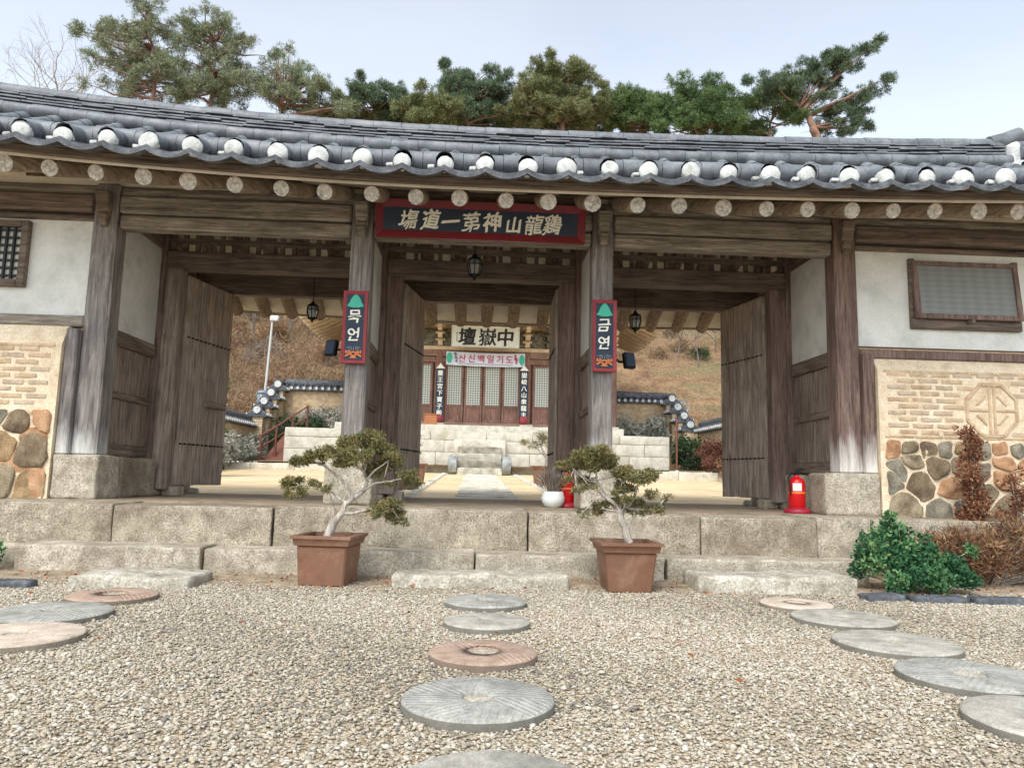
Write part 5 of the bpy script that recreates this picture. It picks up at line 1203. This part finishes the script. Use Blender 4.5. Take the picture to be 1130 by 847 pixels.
def pine(label, Y, trunk_px, crown, mat, seed, per=520, blades=4, size=.30, wid=.036, flat=.6, upb=.5, group='pines on the hill behind the gate', r0=.28, limb_from=.45, spread=.8, shell=.15, bark='bark_pine', poly=None):
    """crown: (px,py,r_px[,dy]) foliage clumps; trunk through trunk_px points, rooted on the hill"""
    rs = np.random.RandomState(seed); top = [at(a_, b_, Y) for a_, b_ in trunk_px]
    bx = top[0].x; zb_ = hz(bx, Y); base = Vector((bx, Y, zb_)); t = thing('pine_tree', label, 'tree', base, 0, group)
    pts = [Vector((0,0,-.4))]+[p-base for p in top]; pl = []
    for k in range(len(pts)-1):
        for s in (0,.25,.5,.75): pl.append(pts[k].lerp(pts[k+1], s)+Vector((.12*math.sin(k*2+s*5), .1*math.cos(k+s*4), 0))*(1 if k+s > 0 else 0))
    pl.append(pts[-1]); n_ = len(pl); tb = MB(); tb.tube(pl, [r0*(1-.72*j/(n_-1)) for j in range(n_)], 8)
    m_px = Y and (at(600, 100, Y)-at(500, 100, Y)).length/100; cl = []
    crown = list(crown)
    if poly:                                   # fill the outline of the crown with more sprays
        x0, x1, y0, y1 = min(p[0] for p in poly), max(p[0] for p in poly), min(p[1] for p in poly), max(p[1] for p in poly)
        def inside(x, y):
            c_ = False
            for k in range(len(poly)):
                (xa, ya), (xb, yb) = poly[k], poly[k-1]
                if (ya > y) != (yb > y) and x < (xb-xa)*(y-ya)/(yb-ya)+xa: c_ = not c_
            return c_
        for _ in range(int((x1-x0)*(y1-y0)/(75 if limb_from > .3 else 120))):
            x, y = rs.uniform(x0, x1), rs.uniform(y0, y1)
            if inside(x, y): crown.append((x, y, rs.uniform(5, 9)))
    for c in crown:
        r_ = c[2]*m_px*1.12; dy = (c[3] if len(c) > 3 else rs.uniform(-2.0,2.0)); e = at(c[0], c[1], Y)-base; e.y += dy
        src = min(pl[int(n_*limb_from):], key=lambda p: (p-e).length+max(0, p.z-e.z)*1.5)
        mid = src.lerp(e, .5)+Vector((rs.normal()*.2, rs.normal()*.2, -.15+.25*rs.rand())); L_ = (e-src).length
        tb.tube([src, src.lerp(mid, .5)+Vector((0,0,rs.normal()*.1)), mid, mid.lerp(e, .5)+Vector((0,0,.1)), e], [.035+.018*L_, .03+.014*L_, .03+.01*L_, .03, .02], 6)
        ns = max(8, int(17*r_+5))
        for k in range(ns):
            d = rs.normal(size=3); d /= np.linalg.norm(d); q = r_*(.25+1.0*rs.rand())
            cl.append((e.x+d[0]*q, e.y+d[1]*q, e.z+d[2]*q*flat, max(.2, r_*rs.uniform(.14,.32)), flat+.15))
        for k in range(2+int(r_*2)):
            d = rs.normal(size=3)*r_*.7; tb.tube([e, e+Vector((d[0], d[1], abs(d[2])*flat))], [.022,.008], 4)
    tb.build('trunk', M[bark], t)
    P, D, T_ = clump_cloud(cl, per, blades, size, rs, spread, upb, flat, shell)
    T_ = T_*.75+.12
    leaf_object('crown', M[mat], t, P, D, rs.uniform(size*.55,size*1.25,len(P)), rs.uniform(wid*.6,wid*1.3,len(P)), T_, .1)
# right: crooked red pine leaning right
pine('crooked red pine with a wind-swept crown at the right', 46, [(900,150),(897,138),(888,125),(882,118)],
     [(845,100,15),(862,88,17),(880,82,19),(900,78,20),(920,72,19),(938,65,15),(952,58,11),(964,52,7),(875,100,16),(848,110,10),(893,98,15),(910,92,14),(826,90,6),(930,84,10),(958,104,13),(968,98,8),(940,112,14),(962,116,8),(950,126,10),(925,122,16),(905,112,10),(960,136,8),(935,140,14),(915,135,12)], 'pine_blue', 41, size=.32, flat=.55, r0=.42)
pine('low green pine just left of the crooked red pine', 48, [(850,165),(850,135)], [(830,120,14),(845,112,14),(815,130,13),(860,128,15),(875,138,14),(840,138,16),(885,125,10),(870,116,9),(822,142,14)], 'pine', 42, size=.32)
pine('bright green rounded pine right of the roof middle', 47, [(770,165),(770,120)], [(745,106,13),(762,102,13),(778,100,12),(790,108,12),(755,122,15),(775,125,15),(735,120,12),(800,125,12),(750,138,14),(785,140,14),(805,140,10),(730,135,12),(770,112,14)], 'pine_bright', 43, size=.32, flat=.75, upb=.8, poly=[(725,140),(735,108),(765,96),(795,104),(810,125),(810,148),(725,146)])
pine('green pine with a pointed shoulder left of the bright one', 49, [(690,165),(690,118)], [(690,105,9),(680,115,13),(697,120,13),(712,112,12),(724,106,10),(705,132,15),(685,135,14),(720,128,13),(735,106,7),(668,128,12)], 'pine', 44, size=.32, flat=.7, upb=.8, poly=[(665,140),(675,112),(700,104),(725,104),(740,125),(740,146),(665,145)])
pine('broad olive pine in the middle, tallest over the name board', 47, [(625,165),(620,125),(618,95)], [(615,82,16),(598,90,15),(632,88,15),(580,105,16),(600,108,17),(622,106,17),(645,102,14),(655,115,14),(565,118,14),(585,126,16),(610,128,16),(635,126,16),(655,130,12),(605,75,7),(590,78,6),(640,76,7),(620,74,8),(570,100,10),(552,125,10)], 'pine_olive', 45, size=.32, poly=[(558,130),(575,98),(600,78),(625,72),(650,80),(668,100),(668,140),(558,142)])
pine('dark blue green pine left of the broad olive pine', 48, [(520,165),(515,110)], [(510,98,12),(500,84,8),(492,78,5),(518,88,10),(530,92,10),(540,84,8),(525,105,14),(508,112,13),(545,100,11),(555,96,9),(540,116,13),(515,125,13),(498,106,8),(535,130,12),(560,110,9)], 'pine_blue', 46, size=.32, poly=[(492,130),(490,80),(520,84),(545,84),(565,110),(565,140),(495,140)])
pine('olive pine between two blue green pines', 47, [(470,165),(470,125)], [(470,112,12),(458,120,12),(485,116,12),(475,128,14),(495,128,12),(445,126,11),(462,134,12),(488,136,12),(465,105,6),(505,134,8)], 'pine_olive', 47, size=.32, poly=[(440,135),(450,118),(468,104),(492,110),(510,132),(510,142),(440,140)])
pine('small blue green pine over the left middle post', 49, [(418,150),(412,110)], [(400,92,6),(405,102,8),(415,100,8),(400,115,10),(418,114,11),(435,108,8),(440,103,5),(410,125,12),(430,122,10),(395,125,9),(388,116,7),(445,118,7)], 'pine_blue', 48, size=.3, flat=.8, poly=[(385,122),(397,90),(405,98),(418,100),(440,100),(450,112),(450,132),(385,132)])
pine('feathery young tree filling the gap left of the small blue green pine', 48, [(372,145),(372,120)], [(372,112,6),(365,120,9),(380,120,9),(358,126,8),(388,128,8),(372,130,10),(350,118,5)], 'pine_olive', 49, size=.4, flat=.8)
pine('tall feathery pine with open arms at the upper left', 44, [(170,130),(172,90),(165,40),(160,8)], [(158,5,6),(165,14,8),(172,24,9),(150,22,8),(140,38,9),(155,42,11),(172,45,11),(125,48,8),(110,42,7),(98,44,5),(104,22,5),(118,52,8),(135,58,10),(158,60,13),(178,62,12),(150,76,14),(172,80,14),(130,72,9),(125,86,10),(145,92,13),(165,98,14),(185,85,12),(182,16,5),(185,30,6),(190,48,7),(120,95,8),(100,100,6),(135,100,9)], 'pine_hazed', 50, size=.28, wid=.032, flat=.8, upb=.6, per=260, limb_from=.2, r0=.2, shell=.1, poly=[(100,25),(112,20),(150,40),(150,5),(165,-5),(180,5),(182,40),(200,60),(205,100),(190,118),(120,102),(112,70),(90,48),(95,40),(130,55),(125,40)])
pine('pale feathery pine right of the tall upper left one', 45, [(232,140),(236,90),(238,45)], [(222,18,5),(232,26,7),(245,22,6),(228,40,9),(245,40,9),(258,38,6),(212,36,5),(215,60,10),(235,60,12),(255,58,10),(268,50,6),(202,34,4),(205,75,11),(225,80,14),(248,78,13),(270,72,9),(285,58,5),(295,52,4),(200,95,13),(222,100,15),(246,100,14),(268,95,11),(215,112,10),(190,98,10)], 'pine_hazed', 51, size=.28, wid=.032, flat=.8, upb=.6, per=260, limb_from=.2, r0=.2, shell=.1, poly=[(198,32),(222,15),(250,20),(262,38),(300,50),(285,70),(278,112),(205,118),(195,75)])
pine('low thin pine fading out along the roof at left', 46, [(310,140),(312,95)], [(305,55,4),(312,64,6),(325,70,6),(340,78,6),(300,75,9),(318,84,9),(335,92,8),(348,85,5),(290,90,11),(310,98,11),(330,104,10),(348,106,8),(280,102,10),(300,110,10),(320,114,10),(342,118,8),(362,104,4),(278,75,7)], 'pine_hazed', 52, size=.28, wid=.032, flat=.8, upb=.6, per=260, limb_from=.2, r0=.18, shell=.1, poly=[(282,75),(305,52),(325,68),(345,80),(355,92),(378,110),(384,130),(285,118)])

for i, (px, lab) in enumerate(((440,'low young pine just above the tiles left of the blue green pines'), (548,'low young pine just above the tiles over the name board'), (668,'low young pine just above the tiles right of the broad olive pine'), (812,'low young pine just above the tiles left of the crooked red pine'))):
    pine(lab, 50, [(px,165),(px+2,130)], [(px-26,134,11),(px-10,126,12),(px+8,124,12),(px+24,132,11),(px-34,142,10),(px+34,142,10),(px,140,14)], ('pine_olive','pine','pine_blue','pine')[i], 60+i, size=.42)

def slope_shrub(i, x, y, wd_, ht, mat, lab):
    r_ = random.Random(200+i); cl = [(wd_*(r_.random()-.5), wd_*.8*(r_.random()-.5), .15+ht*r_.random(), .22+.2*r_.random()) for _ in range(12)]
    bush('dry_shrub', lab, 'shrub', (x, y, hz(x, y)), cl, mat, 420, 3, .2, .02, 200+i, upb=.7, shell=.1, sr=.02, group='dry shrubs on the slope behind the courtyard')
rr = random.Random(44)
for i in range(26):
    x, y = rr.uniform(-16,-7.2), rr.uniform(24,38); slope_shrub(i, x, y, rr.uniform(.9,1.9), rr.uniform(.6,1.5), ('brush','dry_brown','twig','dry_brown')[i % 4], 'dry brown shrub on the slope behind the left courtyard wall')
for i in range(26, 40):
    x, y = rr.uniform(7.2,15), rr.uniform(24,38); slope_shrub(i, x, y, rr.uniform(.5,1.2), rr.uniform(.25,.6), ('brush','silver','brush','leaf_dark')[i % 4], 'low dry shrub on the slope behind the right courtyard wall')
for i in range(16):
    x, y = (rr.uniform(-17,-8.5), rr.uniform(31,42)) if i < 10 else (rr.uniform(10.5,16), rr.uniform(30,38))
    bare_tree('bare twiggy sapling on the upper left slope' if i < 10 else 'bare twiggy sapling on the upper right slope', x, y, rr.uniform(3.0,5.2), 300+i, 5, .05, 'bare_sapling')

pine('low pale pine behind the tiles between the left pines and the small blue green one', 47, [(352,150),(352,118)], [(330,112,9),(345,104,9),(360,108,9),(375,116,9),(392,124,8),(338,122,10),(358,122,10),(378,128,9),(320,106,8)], 'pine_hazed', 70, size=.3)
